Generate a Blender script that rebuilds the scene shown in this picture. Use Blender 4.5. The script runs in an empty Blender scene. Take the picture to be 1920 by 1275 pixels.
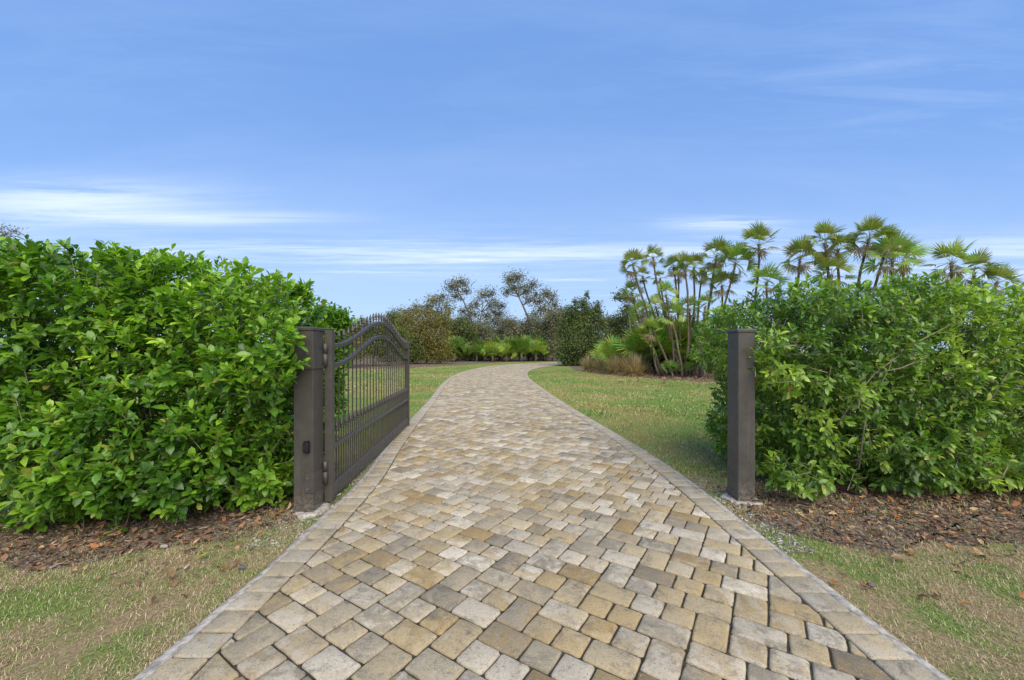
import bpy, math, random
import numpy as np
from mathutils import Vector, Matrix, noise as mnoise

random.seed(7)
rng = np.random.default_rng(7)
SC = bpy.context.scene
COL = SC.collection
R = math.radians

# ------------------------------------------------------------------ camera
F, CX, HY, H = 740.0, 960.0, 657.0, 1.5        # focal length and horizon in photo pixels, eye height
cd = bpy.data.cameras.new('camera')
cd.sensor_width = 36.0
cd.lens = 36.0 * F / 1920.0
cd.shift_y = (HY - 637.5) / 1920.0
cd.clip_start = 0.05
cd.clip_end = 3000
cam = bpy.data.objects.new('camera', cd)
cam.location = (0, 0, H)
cam.rotation_euler = (R(90), 0, 0)
COL.objects.link(cam)
SC.camera = cam

# ------------------------------------------------------------------ light
SUN_EL, SUN_AZ = R(47), R(158)                  # azimuth clockwise from +Y
sunvec = Vector((math.sin(SUN_AZ) * math.cos(SUN_EL), math.cos(SUN_AZ) * math.cos(SUN_EL), math.sin(SUN_EL)))
w = bpy.data.worlds.new('World')
SC.world = w
w.use_nodes = True
nt = w.node_tree
for n in list(nt.nodes):
    nt.nodes.remove(n)


def N(tree, typ, **kw):
    n = tree.nodes.new(typ)
    for k, v in kw.items():
        if k.startswith('i_'):
            key = k[2:]
            n.inputs[int(key) if key.isdigit() else key].default_value = v
        else:
            setattr(n, k, v)
    return n


def build_world():
    L = nt.links.new
    out = N(nt, 'ShaderNodeOutputWorld')
    bg = N(nt, 'ShaderNodeBackground', i_Strength=0.15)
    sky = N(nt, 'ShaderNodeTexSky')
    sky.sky_type = 'NISHITA'
    sky.sun_disc = False
    sky.sun_elevation = SUN_EL
    sky.sun_rotation = SUN_AZ
    sky.altitude = 0
    sky.air_density = 1.0
    sky.dust_density = 0.6
    sky.ozone_density = 1.0
    tc = N(nt, 'ShaderNodeTexCoord')
    sep = N(nt, 'ShaderNodeSeparateXYZ')
    L(tc.outputs['Generated'], sep.inputs[0])
    # a cloud sheet whose streaks run along the world's X axis: az = x/|y|, el = z/|y|
    ab = N(nt, 'ShaderNodeMath', operation='ABSOLUTE'); L(sep.outputs['Y'], ab.inputs[0])
    mxy = N(nt, 'ShaderNodeMath', operation='MAXIMUM', i_1=0.2); L(ab.outputs[0], mxy.inputs[0])
    az = N(nt, 'ShaderNodeMath', operation='DIVIDE'); L(sep.outputs['X'], az.inputs[0]); L(mxy.outputs[0], az.inputs[1])
    el = N(nt, 'ShaderNodeMath', operation='DIVIDE'); L(sep.outputs['Z'], el.inputs[0]); L(mxy.outputs[0], el.inputs[1])

    def streak(ax, ex, off, detail, lo, hi, dist=1.0):
        cx = N(nt, 'ShaderNodeCombineXYZ', i_Z=off)
        m1 = N(nt, 'ShaderNodeMath', operation='MULTIPLY', i_1=ax)
        m2 = N(nt, 'ShaderNodeMath', operation='MULTIPLY', i_1=ex)
        L(az.outputs[0], m1.inputs[0]); L(el.outputs[0], m2.inputs[0])
        L(m1.outputs[0], cx.inputs[0]); L(m2.outputs[0], cx.inputs[1])
        nz = N(nt, 'ShaderNodeTexNoise', i_Scale=1.0, i_Detail=detail + 5, i_Roughness=0.68, i_Distortion=dist * 1.6)
        L(cx.outputs[0], nz.inputs['Vector'])
        mr = N(nt, 'ShaderNodeMapRange', interpolation_type='SMOOTHSTEP')
        mr.inputs[1].default_value = lo; mr.inputs[2].default_value = hi
        L(nz.outputs['Fac'], mr.inputs[0])
        return mr.outputs[0]

    def band(src, c, wd):
        s = N(nt, 'ShaderNodeMath', operation='SUBTRACT', i_1=c); L(src, s.inputs[0])
        d = N(nt, 'ShaderNodeMath', operation='DIVIDE', i_1=wd); L(s.outputs[0], d.inputs[0])
        p = N(nt, 'ShaderNodeMath', operation='POWER', i_1=2.0)
        a = N(nt, 'ShaderNodeMath', operation='ABSOLUTE'); L(d.outputs[0], a.inputs[0]); L(a.outputs[0], p.inputs[0])
        m = N(nt, 'ShaderNodeMath', operation='MULTIPLY', i_1=-1.0); L(p.outputs[0], m.inputs[0])
        e = N(nt, 'ShaderNodeMath', operation='EXPONENT'); L(m.outputs[0], e.inputs[0])
        return e.outputs[0]

    def mul(a, b):
        m = N(nt, 'ShaderNodeMath', operation='MULTIPLY')
        L(a, m.inputs[0])
        if isinstance(b, (int, float)):
            m.inputs[1].default_value = b
        else:
            L(b, m.inputs[1])
        return m.outputs[0]

    def add(a, b):
        m = N(nt, 'ShaderNodeMath', operation='ADD', use_clamp=True)
        L(a, m.inputs[0]); L(b, m.inputs[1])
        return m.outputs[0]

    EL, AZ = el.outputs[0], az.outputs[0]
    low = mul(mul(streak(1.1, 26, 3.7, 5, 0.36, 0.70, 0.25), band(EL, 0.245, 0.05)), 0.60)
    low2 = mul(mul(streak(1.3, 40, 14.2, 4, 0.52, 0.72, 0.2), band(EL, 0.19, 0.07)), 0.45)
    left = mul(mul(streak(1.6, 20, 9.1, 5, 0.30, 0.60, 0.3), band(EL, 0.375, 0.055)), band(AZ, -1.12, 0.34))
    tail = mul(mul(streak(1.0, 60, 19.1, 4, 0.35, 0.60, 0.2), band(EL, 0.335, 0.016)), band(AZ, -0.80, 0.30))
    dash = mul(mul(mul(streak(3.0, 50, 2.1, 4, 0.35, 0.65, 0.2), band(EL, 0.322, 0.016)), band(AZ, 0.54, 0.16)), 0.55)
    high = mul(mul(mul(streak(1.5, 12, 1.3, 6, 0.42, 0.80, 0.5), band(EL, 0.70, 0.20)), band(AZ, 1.0, 0.60)), 0.13)
    veil = mul(streak(0.7, 3.5, 5.5, 3, 0.35, 0.9, 0.2), 0.10)
    fac = add(add(add(low, low2), add(mul(left, 0.62), mul(tail, 0.5))), add(add(high, dash), veil))
    hz = mul(band(EL, 0.0, 0.36), 0.50)
    # the photograph's blue is a little bluer than the raw model
    hs = N(nt, 'ShaderNodeHueSaturation', i_Hue=0.5, i_Saturation=1.05, i_Value=1.0)
    ev = N(nt, 'ShaderNodeMix', data_type='RGBA'); ev.inputs[0].default_value = 0.74; ev.inputs[7].default_value = (0.84, 1.62, 3.50, 1)
    L(sky.outputs[0], ev.inputs[6]); L(ev.outputs[2], hs.inputs['Color'])
    mx1 = N(nt, 'ShaderNodeMix', data_type='RGBA'); mx1.inputs[7].default_value = (2.35, 3.1, 4.25, 1)
    L(hz, mx1.inputs[0]); L(hs.outputs[0], mx1.inputs[6])
    mx = N(nt, 'ShaderNodeMix', data_type='RGBA'); mx.inputs[7].default_value = (4.3, 4.8, 5.5, 1)
    L(fac, mx.inputs[0]); L(mx1.outputs[2], mx.inputs[6])
    L(mx.outputs[2], bg.inputs['Color'])
    L(bg.outputs[0], out.inputs[0])


build_world()
sd = bpy.data.lights.new('sun', 'SUN')
sd.energy = 2.7
sd.angle = R(60)
sd.color = (1.0, 0.91, 0.78)
sun = bpy.data.objects.new('sun', sd)
sun.rotation_euler = sunvec.to_track_quat('Z', 'Y').to_euler()
sun.location = sunvec * 60
COL.objects.link(sun)
vs = SC.view_settings
vs.view_transform = 'Standard'
vs.look = 'None'
vs.gamma = 1.0
vs.exposure = 0.72
vs.use_curve_mapping = False
SC.cycles.max_bounces = 8
SC.cycles.diffuse_bounces = 3
SC.cycles.transmission_bounces = 4
SC.cycles.transparent_max_bounces = 8


# ------------------------------------------------------------------ helpers
def gp(px, py):
    """ground point (z = 0) seen at a photo pixel"""
    y = F * H / (py - HY)
    return ((px - CX) * y / F, y)


def at(px, py, y):
    return Vector(((px - CX) / F * y, y, H - (py - HY) / F * y))


def fast_mesh(name, V, Fq, colors=None, smooth=False, extra=None):
    """V (n,3), Fq: list of (m,k) index arrays"""
    me = bpy.data.meshes.new(name)
    V = np.asarray(V, dtype=np.float32)
    me.vertices.add(len(V))
    me.vertices.foreach_set('co', V.ravel())
    if not isinstance(Fq, list):
        Fq = [Fq]
    Fq = [np.asarray(f, dtype=np.int32) for f in Fq if len(f)]
    tot = np.concatenate([np.full(len(f), f.shape[1], dtype=np.int32) for f in Fq])
    idx = np.concatenate([f.ravel() for f in Fq])
    me.loops.add(len(idx))
    me.loops.foreach_set('vertex_index', idx)
    me.polygons.add(len(tot))
    st = np.zeros(len(tot), dtype=np.int32)
    st[1:] = np.cumsum(tot)[:-1]
    me.polygons.foreach_set('loop_start', st)
    me.polygons.foreach_set('loop_total', tot)
    if smooth:
        me.polygons.foreach_set('use_smooth', np.ones(len(tot), dtype=bool))
    me.update(calc_edges=True)
    if colors is not None:
        a = me.color_attributes.new('tint', 'FLOAT_COLOR', 'POINT')
        C = np.asarray(colors, dtype=np.float32)
        if C.shape[1] == 3:
            C = np.hstack([C, np.ones((len(C), 1), dtype=np.float32)])
        a.data.foreach_set('color', C.ravel())
    if extra is not None:
        a = me.color_attributes.new('tint2', 'FLOAT_COLOR', 'POINT')
        C = np.asarray(extra, dtype=np.float32)
        if C.shape[1] == 3:
            C = np.hstack([C, np.ones((len(C), 1), dtype=np.float32)])
        a.data.foreach_set('color', C.ravel())
    return me


def link(name, me, mat=None, parent=None):
    o = bpy.data.objects.new(name, me)
    if mat is not None and me is not None and len(me.materials) == 0:
        me.materials.append(mat)
    COL.objects.link(o)
    if parent is not None:
        o.parent = parent
    return o


def tag(o, label=None, cat=None, group=None, kind=None):
    if label: o['label'] = label
    if cat: o['category'] = cat
    if group: o['group'] = group
    if kind: o['kind'] = kind
    return o


def thing(name, label, cat, loc=(0, 0, 0), rz=0.0, group=None):
    o = bpy.data.objects.new(name, None)
    o.empty_display_size = 0.1
    o.location = loc
    o.rotation_euler = (0, 0, rz)
    COL.objects.link(o)
    return tag(o, label, cat, group)


class MB:
    """small mesh collector"""
    def __init__(s):
        s.v = []; s.f = []

    def box(s, lo, hi, bev=0.0):
        x0, y0, z0 = lo; x1, y1, z1 = hi
        if bev <= 0:
            b = len(s.v)
            s.v += [(x0, y0, z0), (x1, y0, z0), (x1, y1, z0), (x0, y1, z0), (x0, y0, z1), (x1, y0, z1), (x1, y1, z1), (x0, y1, z1)]
            s.f += [tuple(b + i for i in q) for q in ((3, 2, 1, 0), (4, 5, 6, 7), (0, 1, 5, 4), (1, 2, 6, 5), (2, 3, 7, 6), (3, 0, 4, 7))]
            return
        rings = []
        for z, i in ((z0, bev), (z0 + bev, 0), (z1 - bev, 0), (z1, bev)):
            a0, a1, c0, c1 = x0 + i, x1 - i, y0 + i, y1 - i
            k = bev if i == 0 else bev * 0.4
            ring = [(a0 + k, c0, z), (a1 - k, c0, z), (a1, c0 + k, z), (a1, c1 - k, z), (a1 - k, c1, z), (a0 + k, c1, z), (a0, c1 - k, z), (a0, c0 + k, z)]
            rings.append(ring)
        s.loft(rings)

    def loft(s, rings, cap=True, closed=True):
        b = len(s.v); n = len(rings[0])
        for r in rings:
            s.v += [tuple(p) for p in r]
        for i in range(len(rings) - 1):
            for j in range(n if closed else n - 1):
                k = (j + 1) % n
                s.f.append((b + i * n + j, b + i * n + k, b + (i + 1) * n + k, b + (i + 1) * n + j))
        if cap:
            s.f.append(tuple(b + j for j in reversed(range(n))))
            s.f.append(tuple(b + (len(rings) - 1) * n + j for j in range(n)))

    def tube(s, pts, rad, n=6, cap=True):
        pts = [Vector(p) for p in pts]
        if not hasattr(rad, '__len__'):
            rad = [rad] * len(pts)
        rings = []
        ref = None
        for i, p in enumerate(pts):
            t = (pts[min(i + 1, len(pts) - 1)] - pts[max(i - 1, 0)])
            t = t.normalized() if t.length > 1e-9 else Vector((0, 0, 1))
            if ref is None:
                ref = t.orthogonal().normalized()
            ref = (ref - t * ref.dot(t))
            ref = ref.normalized() if ref.length > 1e-6 else t.orthogonal().normalized()
            b = t.cross(ref)
            rings.append([p + (ref * math.cos(2 * math.pi * k / n) + b * math.sin(2 * math.pi * k / n)) * rad[i] for k in range(n)])
        s.loft(rings, cap)

    def lathe(s, prof, n=8, c=(0, 0)):
        s.loft([[(c[0] + r * math.cos(2 * math.pi * k / n), c[1] + r * math.sin(2 * math.pi * k / n), z) for k in range(n)] for r, z in prof])

    def mesh(s, name, smooth=False):
        me = bpy.data.meshes.new(name)
        me.from_pydata(s.v, [], s.f)
        if smooth:
            me.polygons.foreach_set('use_smooth', [True] * len(me.polygons))
        me.update()
        return me

    def build(s, name, mat, parent=None, smooth=False):
        return link(name, s.mesh(name, smooth), mat, parent)


# ------------------------------------------------------------------ materials
def new_mat(name):
    m = bpy.data.materials.new(name)
    m.use_nodes = True
    t = m.node_tree
    for n in list(t.nodes):
        t.nodes.remove(n)
    o = t.nodes.new('ShaderNodeOutputMaterial')
    b = t.nodes.new('ShaderNodeBsdfPrincipled')
    t.links.new(b.outputs[0], o.inputs[0])
    return m, t, b, o


def pos_noise(t, scale, detail=4, rough=0.6, dist=0.0, coord='pos', squash=None):
    if coord == 'pos':
        g = t.nodes.new('ShaderNodeNewGeometry'); src = g.outputs['Position']
    else:
        g = t.nodes.new('ShaderNodeTexCoord'); src = g.outputs['Object']
    if squash:
        mp = t.nodes.new('ShaderNodeMapping'); mp.inputs['Scale'].default_value = squash
        t.links.new(src, mp.inputs[0]); src = mp.outputs[0]
    n = N(t, 'ShaderNodeTexNoise', i_Scale=scale, i_Detail=detail, i_Roughness=rough, i_Distortion=dist)
    t.links.new(src, n.inputs['Vector'])
    return n.outputs['Fac']


def rng_map(t, src, lo, hi, a=0.0, b=1.0):
    m = N(t, 'ShaderNodeMapRange', interpolation_type='SMOOTHSTEP')
    for i, v in ((1, lo), (2, hi), (3, a), (4, b)):
        m.inputs[i].default_value = v
    t.links.new(src, m.inputs[0])
    return m.outputs[0]


def mixc(t, fac, a, b, mode='MIX'):
    m = N(t, 'ShaderNodeMix', data_type='RGBA', blend_type=mode)
    for s, i in ((a, 6), (b, 7)):
        if isinstance(s, tuple):
            m.inputs[i].default_value = (*s[:3], 1)
        else:
            t.links.new(s, m.inputs[i])
    if isinstance(fac, (int, float)):
        m.inputs[0].default_value = fac
    else:
        t.links.new(fac, m.inputs[0])
    return m.outputs[2]


def bump(t, b, src, strength, dist):
    n = N(t, 'ShaderNodeBump', i_Strength=strength, i_Distance=dist)
    t.links.new(src, n.inputs['Height'])
    t.links.new(n.outputs[0], b.inputs['Normal'])


def attr(t, name):
    a = t.nodes.new('ShaderNodeAttribute')
    a.attribute_name = name
    return a


def mat_paint(name, col, rough=0.45):
    m, t, b, o = new_mat(name)
    n1 = rng_map(t, pos_noise(t, 9, 5), 0.35, 0.75)
    c = mixc(t, n1, tuple(v * 0.88 for v in col), tuple(v * 1.12 for v in col))
    n2 = rng_map(t, pos_noise(t, 60, 3), 0.62, 0.78, 0, 0.25)
    c = mixc(t, n2, c, (0.16, 0.14, 0.115))
    t.links.new(c, b.inputs['Base Color'])
    r = rng_map(t, pos_noise(t, 22, 4), 0.3, 0.7, rough - 0.08, rough + 0.14)
    t.links.new(r, b.inputs['Roughness'])
    bump(t, b, pos_noise(t, 350, 2), 0.08, 0.002)
    return m


def mat_simple(name, col, rough=0.6, scale=12, var=0.25, bmp=0.2, bscale=80, bdist=0.003):
    m, t, b, o = new_mat(name)
    c = mixc(t, rng_map(t, pos_noise(t, scale, 5), 0.3, 0.7), tuple(v * (1 - var) for v in col), tuple(v * (1 + var) for v in col))
    t.links.new(c, b.inputs['Base Color'])
    b.inputs['Roughness'].default_value = rough
    b.inputs['Specular IOR Level'].default_value = 0.5 if rough < 0.5 else 0.12
    if bmp:
        bump(t, b, pos_noise(t, bscale, 4), bmp, bdist)
    return m


def mat_leaf(name, rough=0.38, trans=0.3, rib=True, tcol=(1.3, 1.5, 0.5), spec=0.5):
    m, t, b, o = new_mat(name)
    a = attr(t, 'tint')
    c = a.outputs['Color']
    if rib:
        f = rng_map(t, a.outputs['Alpha'], 0.86, 0.97, 0.0, 0.55)
        c = mixc(t, f, c, mixc(t, 0.5, c, (0.30, 0.42, 0.12)))
    n = rng_map(t, pos_noise(t, 45, 2), 0.3, 0.7, 0.82, 1.15)
    hs = N(t, 'ShaderNodeHueSaturation'); t.links.new(n, hs.inputs['Value']); t.links.new(c, hs.inputs['Color'])
    c = hs.outputs[0]
    t.links.new(c, b.inputs['Base Color'])
    b.inputs['Roughness'].default_value = rough
    b.inputs['Specular IOR Level'].default_value = spec
    tr = t.nodes.new('ShaderNodeBsdfTranslucent')
    t.links.new(mixc(t, 1.0, c, tcol, 'MULTIPLY'), tr.inputs['Color'])
    mx = N(t, 'ShaderNodeMixShader', i_0=trans)
    t.links.new(b.outputs[0], mx.inputs[1]); t.links.new(tr.outputs[0], mx.inputs[2])
    t.links.new(mx.outputs[0], o.inputs[0])
    return m


def mat_tint(name, rough=0.85, var=0.2, scale=60, spec=0.3):
    m, t, b, o = new_mat(name)
    a = attr(t, 'tint')
    n = rng_map(t, pos_noise(t, scale, 3), 0.3, 0.7, 1 - var, 1 + var)
    hs = N(t, 'ShaderNodeHueSaturation'); t.links.new(n, hs.inputs['Value']); t.links.new(a.outputs['Color'], hs.inputs['Color'])
    t.links.new(hs.outputs[0], b.inputs['Base Color'])
    b.inputs['Roughness'].default_value = rough
    b.inputs['Specular IOR Level'].default_value = spec
    return m


def mat_paver():
    m, t, b, o = new_mat('paver_concrete')
    a = attr(t, 'tint').outputs['Color']
    a2 = attr(t, 'tint2').outputs['Color']
    blend = rng_map(t, pos_noise(t, 6.5, 6, 0.68, 0.8), 0.42, 0.58)
    c = mixc(t, blend, a, a2)
    # weathering blotches, of their own shape
    st = rng_map(t, pos_noise(t, 9.0, 10, 0.82, 0.5), 0.49, 0.66, 0, 0.78)
    c = mixc(t, st, c, (0.135, 0.12, 0.095))
    lt = rng_map(t, pos_noise(t, 11.0, 8, 0.75, 0.3), 0.54, 0.72, 0, 0.50)
    c = mixc(t, lt, c, (0.50, 0.455, 0.385))
    big = rng_map(t, pos_noise(t, 0.8, 4, 0.6), 0.45, 0.75, 0, 0.28)
    c = mixc(t, big, c, (0.19, 0.165, 0.125))
    sp = rng_map(t, pos_noise(t, 95, 5, 0.8), 0.53, 0.65, 0, 0.78)
    c = mixc(t, sp, c, (0.12, 0.105, 0.08))
    sp2 = rng_map(t, pos_noise(t, 140, 4, 0.75), 0.56, 0.68, 0, 0.6)
    c = mixc(t, sp2, c, (0.66, 0.61, 0.52))
    t.links.new(c, b.inputs['Base Color'])
    b.inputs['Roughness'].default_value = 0.82
    b.inputs['Specular IOR Level'].default_value = 0.3
    ad = N(t, 'ShaderNodeMath', operation='ADD')
    t.links.new(pos_noise(t, 40, 6, 0.7), ad.inputs[0]); t.links.new(pos_noise(t, 160, 3, 0.7), ad.inputs[1])
    bump(t, b, ad.outputs[0], 0.8, 0.005)
    return m


def turf_color(t, far=False):
    """dry and green patches of the turf, by place on the ground (shared by soil and blades)"""
    flat = (1, 1, 0)
    p = rng_map(t, pos_noise(t, 1.5, 6, 0.68, 0.4, squash=flat), 0.41, 0.62)
    q = rng_map(t, pos_noise(t, 0.30, 5, 0.65, 0.3, squash=flat), 0.40, 0.60)
    g = t.nodes.new('ShaderNodeNewGeometry'); s = t.nodes.new('ShaderNodeSeparateXYZ')
    t.links.new(g.outputs['Position'], s.inputs[0])
    beyond = rng_map(t, s.outputs['Y'], 3.6, 6.5, 0, 1)          # mown lawn behind the gate line
    near = mixc(t, p, (0.36, 0.265, 0.145), (0.175, 0.245, 0.055))
    lawn = mixc(t, q, (0.29, 0.27, 0.080), (0.15, 0.245, 0.042))
    lawn = mixc(t, rng_map(t, pos_noise(t, 2.6, 4, 0.6, squash=flat), 0.5, 0.75, 0, 0.6), lawn, (0.33, 0.26, 0.11))
    return mixc(t, beyond, near, lawn)


def mat_turf_ground():
    m, t, b, o = new_mat('turf_soil')
    c = turf_color(t)
    fine = rng_map(t, pos_noise(t, 38, 6, 0.75), 0.3, 0.7, 0.55, 1.25)
    hs = N(t, 'ShaderNodeHueSaturation'); t.links.new(fine, hs.inputs['Value']); t.links.new(c, hs.inputs['Color'])
    c = mixc(t, rng_map(t, pos_noise(t, 14, 5, 0.7), 0.60, 0.75, 0, 0.5), hs.outputs[0], (0.20, 0.16, 0.12))
    t.links.new(c, b.inputs['Base Color'])
    b.inputs['Roughness'].default_value = 0.95
    b.inputs['Specular IOR Level'].default_value = 0.1
    bump(t, b, pos_noise(t, 60, 6, 0.75), 0.8, 0.02)
    return m


def mat_blade():
    m, t, b, o = new_mat('grass_blade')
    a = attr(t, 'tint')
    c = mixc(t, a.outputs['Alpha'], turf_color(t), a.outputs['Color'])
    hs = N(t, 'ShaderNodeHueSaturation'); t.links.new(c, hs.inputs['Color'])
    v = rng_map(t, pos_noise(t, 90, 2), 0.25, 0.75, 0.75, 1.4); t.links.new(v, hs.inputs['Value'])
    t.links.new(hs.outputs[0], b.inputs['Base Color'])
    b.inputs['Roughness'].default_value = 0.7
    b.inputs['Specular IOR Level'].default_value = 0.25
    return m


M = {}
M['bronze'] = mat_paint('bronze_paint', (0.070, 0.061, 0.049))
def mat_post():
    m = mat_paint('bronze_paint_dusty', (0.070, 0.061, 0.049))
    t = m.node_tree
    b = next(n for n in t.nodes if n.type == 'BSDF_PRINCIPLED')
    src = b.inputs['Base Color'].links[0].from_socket
    g = t.nodes.new('ShaderNodeNewGeometry'); sp = t.nodes.new('ShaderNodeSeparateXYZ'); t.links.new(g.outputs['Position'], sp.inputs[0])
    hgt = rng_map(t, sp.outputs['Z'], 0.02, 0.30, 1, 0)
    spl = rng_map(t, pos_noise(t, 30, 6, 0.75), 0.42, 0.66, 0, 0.75)
    mu = N(t, 'ShaderNodeMath', operation='MULTIPLY'); t.links.new(hgt, mu.inputs[0]); t.links.new(spl, mu.inputs[1])
    c = mixc(t, mu.outputs[0], src, (0.26, 0.21, 0.15))
    run = rng_map(t, pos_noise(t, 14, 5, 0.6, squash=(1, 1, 0.06)), 0.56, 0.72, 0, 0.22)
    c = mixc(t, run, c, (0.17, 0.15, 0.125))
    t.links.new(c, b.inputs['Base Color'])
    return m


M['post'] = mat_post()
M['black'] = mat_simple('black_plastic', (0.012, 0.012, 0.013), 0.35, bmp=0)
M['lens'] = mat_simple('dark_lens', (0.02, 0.02, 0.025), 0.08, bmp=0)
M['white'] = mat_simple('white_plastic', (0.7, 0.72, 0.75), 0.35, var=0.05, bmp=0)
M['steel'] = mat_simple('bolt_steel', (0.11, 0.10, 0.085), 0.35, bmp=0)
M['concrete'] = mat_simple('pale_concrete', (0.36, 0.325, 0.275), 0.92, scale=22, var=0.42, bmp=0.5, bscale=60, bdist=0.008)
M['sandjoint'] = mat_simple('joint_sand', (0.052, 0.044, 0.032), 0.95, scale=30, var=0.4, bmp=0.5, bscale=150)
M['paver'] = mat_paver()
M['turf'] = mat_turf_ground()
M['blade'] = mat_blade()
M['hedge_leaf'] = mat_leaf('hedge_leaf', rough=0.30, trans=0.30, spec=0.45)
M['far_leaf'] = mat_leaf('tree_leaf', rough=0.6, trans=0.25, rib=False, spec=0.25)
M['frond'] = mat_leaf('palm_frond', rough=0.5, trans=0.22, rib=False, spec=0.35)
M['bark'] = mat_simple('grey_bark', (0.17, 0.145, 0.115), 0.9, scale=18, var=0.4, bmp=0.6, bscale=40, bdist=0.01)
M['palmbark'] = mat_simple('palm_bark', (0.150, 0.115, 0.080), 0.95, scale=14, var=0.45, bmp=0.9, bscale=24, bdist=0.03)
M['twig'] = mat_simple('pale_twig', (0.24, 0.205, 0.14), 0.85, scale=30, var=0.3, bmp=0.3)
M['chips'] = mat_tint('bark_chip', 0.9, 0.3, 70)
M['mulch'] = mat_simple('mulch_soil', (0.175, 0.128, 0.09), 0.95, scale=24, var=0.55, bmp=1.0, bscale=36, bdist=0.03)
M['straw'] = mat_leaf('dry_straw', rough=0.7, trans=0.35, rib=False, tcol=(1.2, 1.1, 0.9), spec=0.2)
M['stone'] = mat_simple('pebble', (0.10, 0.10, 0.105), 0.6, scale=40, var=0.5, bmp=0.4)

# ------------------------------------------------------------------ driveway outline
LEFT = [(-1.62, -2.5), (-1.63, 0), (-1.645, 1.8), (-1.63, 3.2), (-1.69, 4.5), (-1.86, 5.8), (-2.08, 7.8), (-2.47, 11.8), (-3.0, 16.5), (-3.36, 21), (-3.45, 25.5), (-3.1, 31), (-2.0, 37), (0.4, 43), (4, 48), (10, 52.5), (20, 56), (34, 58)]
RIGHT = [(1.90, -2.5), (1.90, 0), (1.91, 1.8), (1.95, 3.5), (1.97, 4.6), (1.93, 5.6), (1.83, 7), (1.5, 10.6), (1.20, 15.4), (0.97, 19.5), (0.92, 23), (1.12, 27.5), (2.0, 33), (4.2, 38.6), (8.5, 43.6), (15, 47), (24, 49.5), (36, 51)]


def smooth_curve(P, step=0.1):
    P = [Vector((p[0], p[1])) for p in P]
    out = []
    for i in range(len(P) - 1):
        p0 = P[max(i - 1, 0)]; p1 = P[i]; p2 = P[i + 1]; p3 = P[min(i + 2, len(P) - 1)]
        n = max(2, int((p2 - p1).length / step))
        # centripetal-like tangents scaled by chord
        d1 = (p2 - p0) / max((p2 - p0).length, 1e-6) * (p2 - p1).length
        d2 = (p3 - p1) / max((p3 - p1).length, 1e-6) * (p2 - p1).length
        for k in range(n):
            t = k / n
            h1 = 2 * t**3 - 3 * t**2 + 1; h2 = t**3 - 2 * t**2 + t; h3 = -2 * t**3 + 3 * t**2; h4 = t**3 - t**2
            q = p1 * h1 + d1 * h2 + p2 * h3 + d2 * h4
            out.append((q.x, q.y))
    out.append(tuple(P[-1]))
    return np.array(out)


def resample(P, step):
    d = np.r_[0, np.cumsum(np.hypot(*np.diff(P, axis=0).T))]
    s = np.arange(0, d[-1], step)
    return np.c_[np.interp(s, d, P[:, 0]), np.interp(s, d, P[:, 1])]


def tangents(P):
    t = np.gradient(P, axis=0)
    return t / np.linalg.norm(t, axis=1)[:, None]


LO = resample(smooth_curve(LEFT), 0.1)
RO = resample(smooth_curve(RIGHT), 0.1)
LT, RT = tangents(LO), tangents(RO)
LN = np.c_[LT[:, 1], -LT[:, 0]]       # towards the drive
RN = np.c_[-RT[:, 1], RT[:, 0]]
BW = 0.205                             # border course width
LI, RI = LO + LN * BW, RO + RN * BW


def edge_dist(pts, P, Nn):
    """signed distance into the drive from an edge polyline, plus nearest index"""
    out = np.empty(len(pts)); idx = np.empty(len(pts), int)
    for a in range(0, len(pts), 4000):
        q = pts[a:a + 4000]
        d2 = ((q[:, None, :] - P[None]) ** 2).sum(2)
        i = d2.argmin(1)
        idx[a:a + 4000] = i
        out[a:a + 4000] = ((q - P[i]) * Nn[i]).sum(1)
    return out, idx


def on_drive(pts, margin=0.0):
    """inside the drive, judged across it (the edges are functions of y out to the bend)"""
    xl = np.interp(pts[:, 1], LO[:, 1], LO[:, 0]); xr = np.interp(pts[:, 1], RO[:, 1], RO[:, 0])
    return (pts[:, 0] > xl - margin) & (pts[:, 0] < xr + margin)


# ------------------------------------------------------------------ ground
def sheet(name, mat, pts, z, n=1, kind='structure'):
    """flat polygon sheet (triangle fan round its centre)"""
    c = np.mean(pts, axis=0)
    V = [(c[0], c[1], z)] + [(p[0], p[1], z) for p in pts]
    k = len(pts)
    Fc = [(0, i + 1, (i + 1) % k + 1) for i in range(k)]
    o = link(name, fast_mesh(name, V, np.array(Fc)), mat)
    return tag(o, kind=kind)


g = 900
lawn = tag(link('lawn', fast_mesh('lawn', [(-g, -60, 0), (g, -60, 0), (g, 1400, 0), (-g, 1400, 0)], np.array([[0, 1, 2, 3]])), M['turf']),
           'mown lawn of dry and green grass on both sides of the driveway', 'lawn', kind='structure')


def wobble(poly, amp=0.12, step=0.25):
    P = np.array(poly + [poly[0]], float)
    P = resample(P, step)
    out = []
    for x, y in P:
        k = amp * min(1.0, 0.3 + y / 12)
        out.append((x + k * mnoise.noise((x * 1.7, y * 1.7, 3)), y + k * 1.5 * mnoise.noise((x * 1.7, y * 1.7, 11))))
    return out


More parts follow.
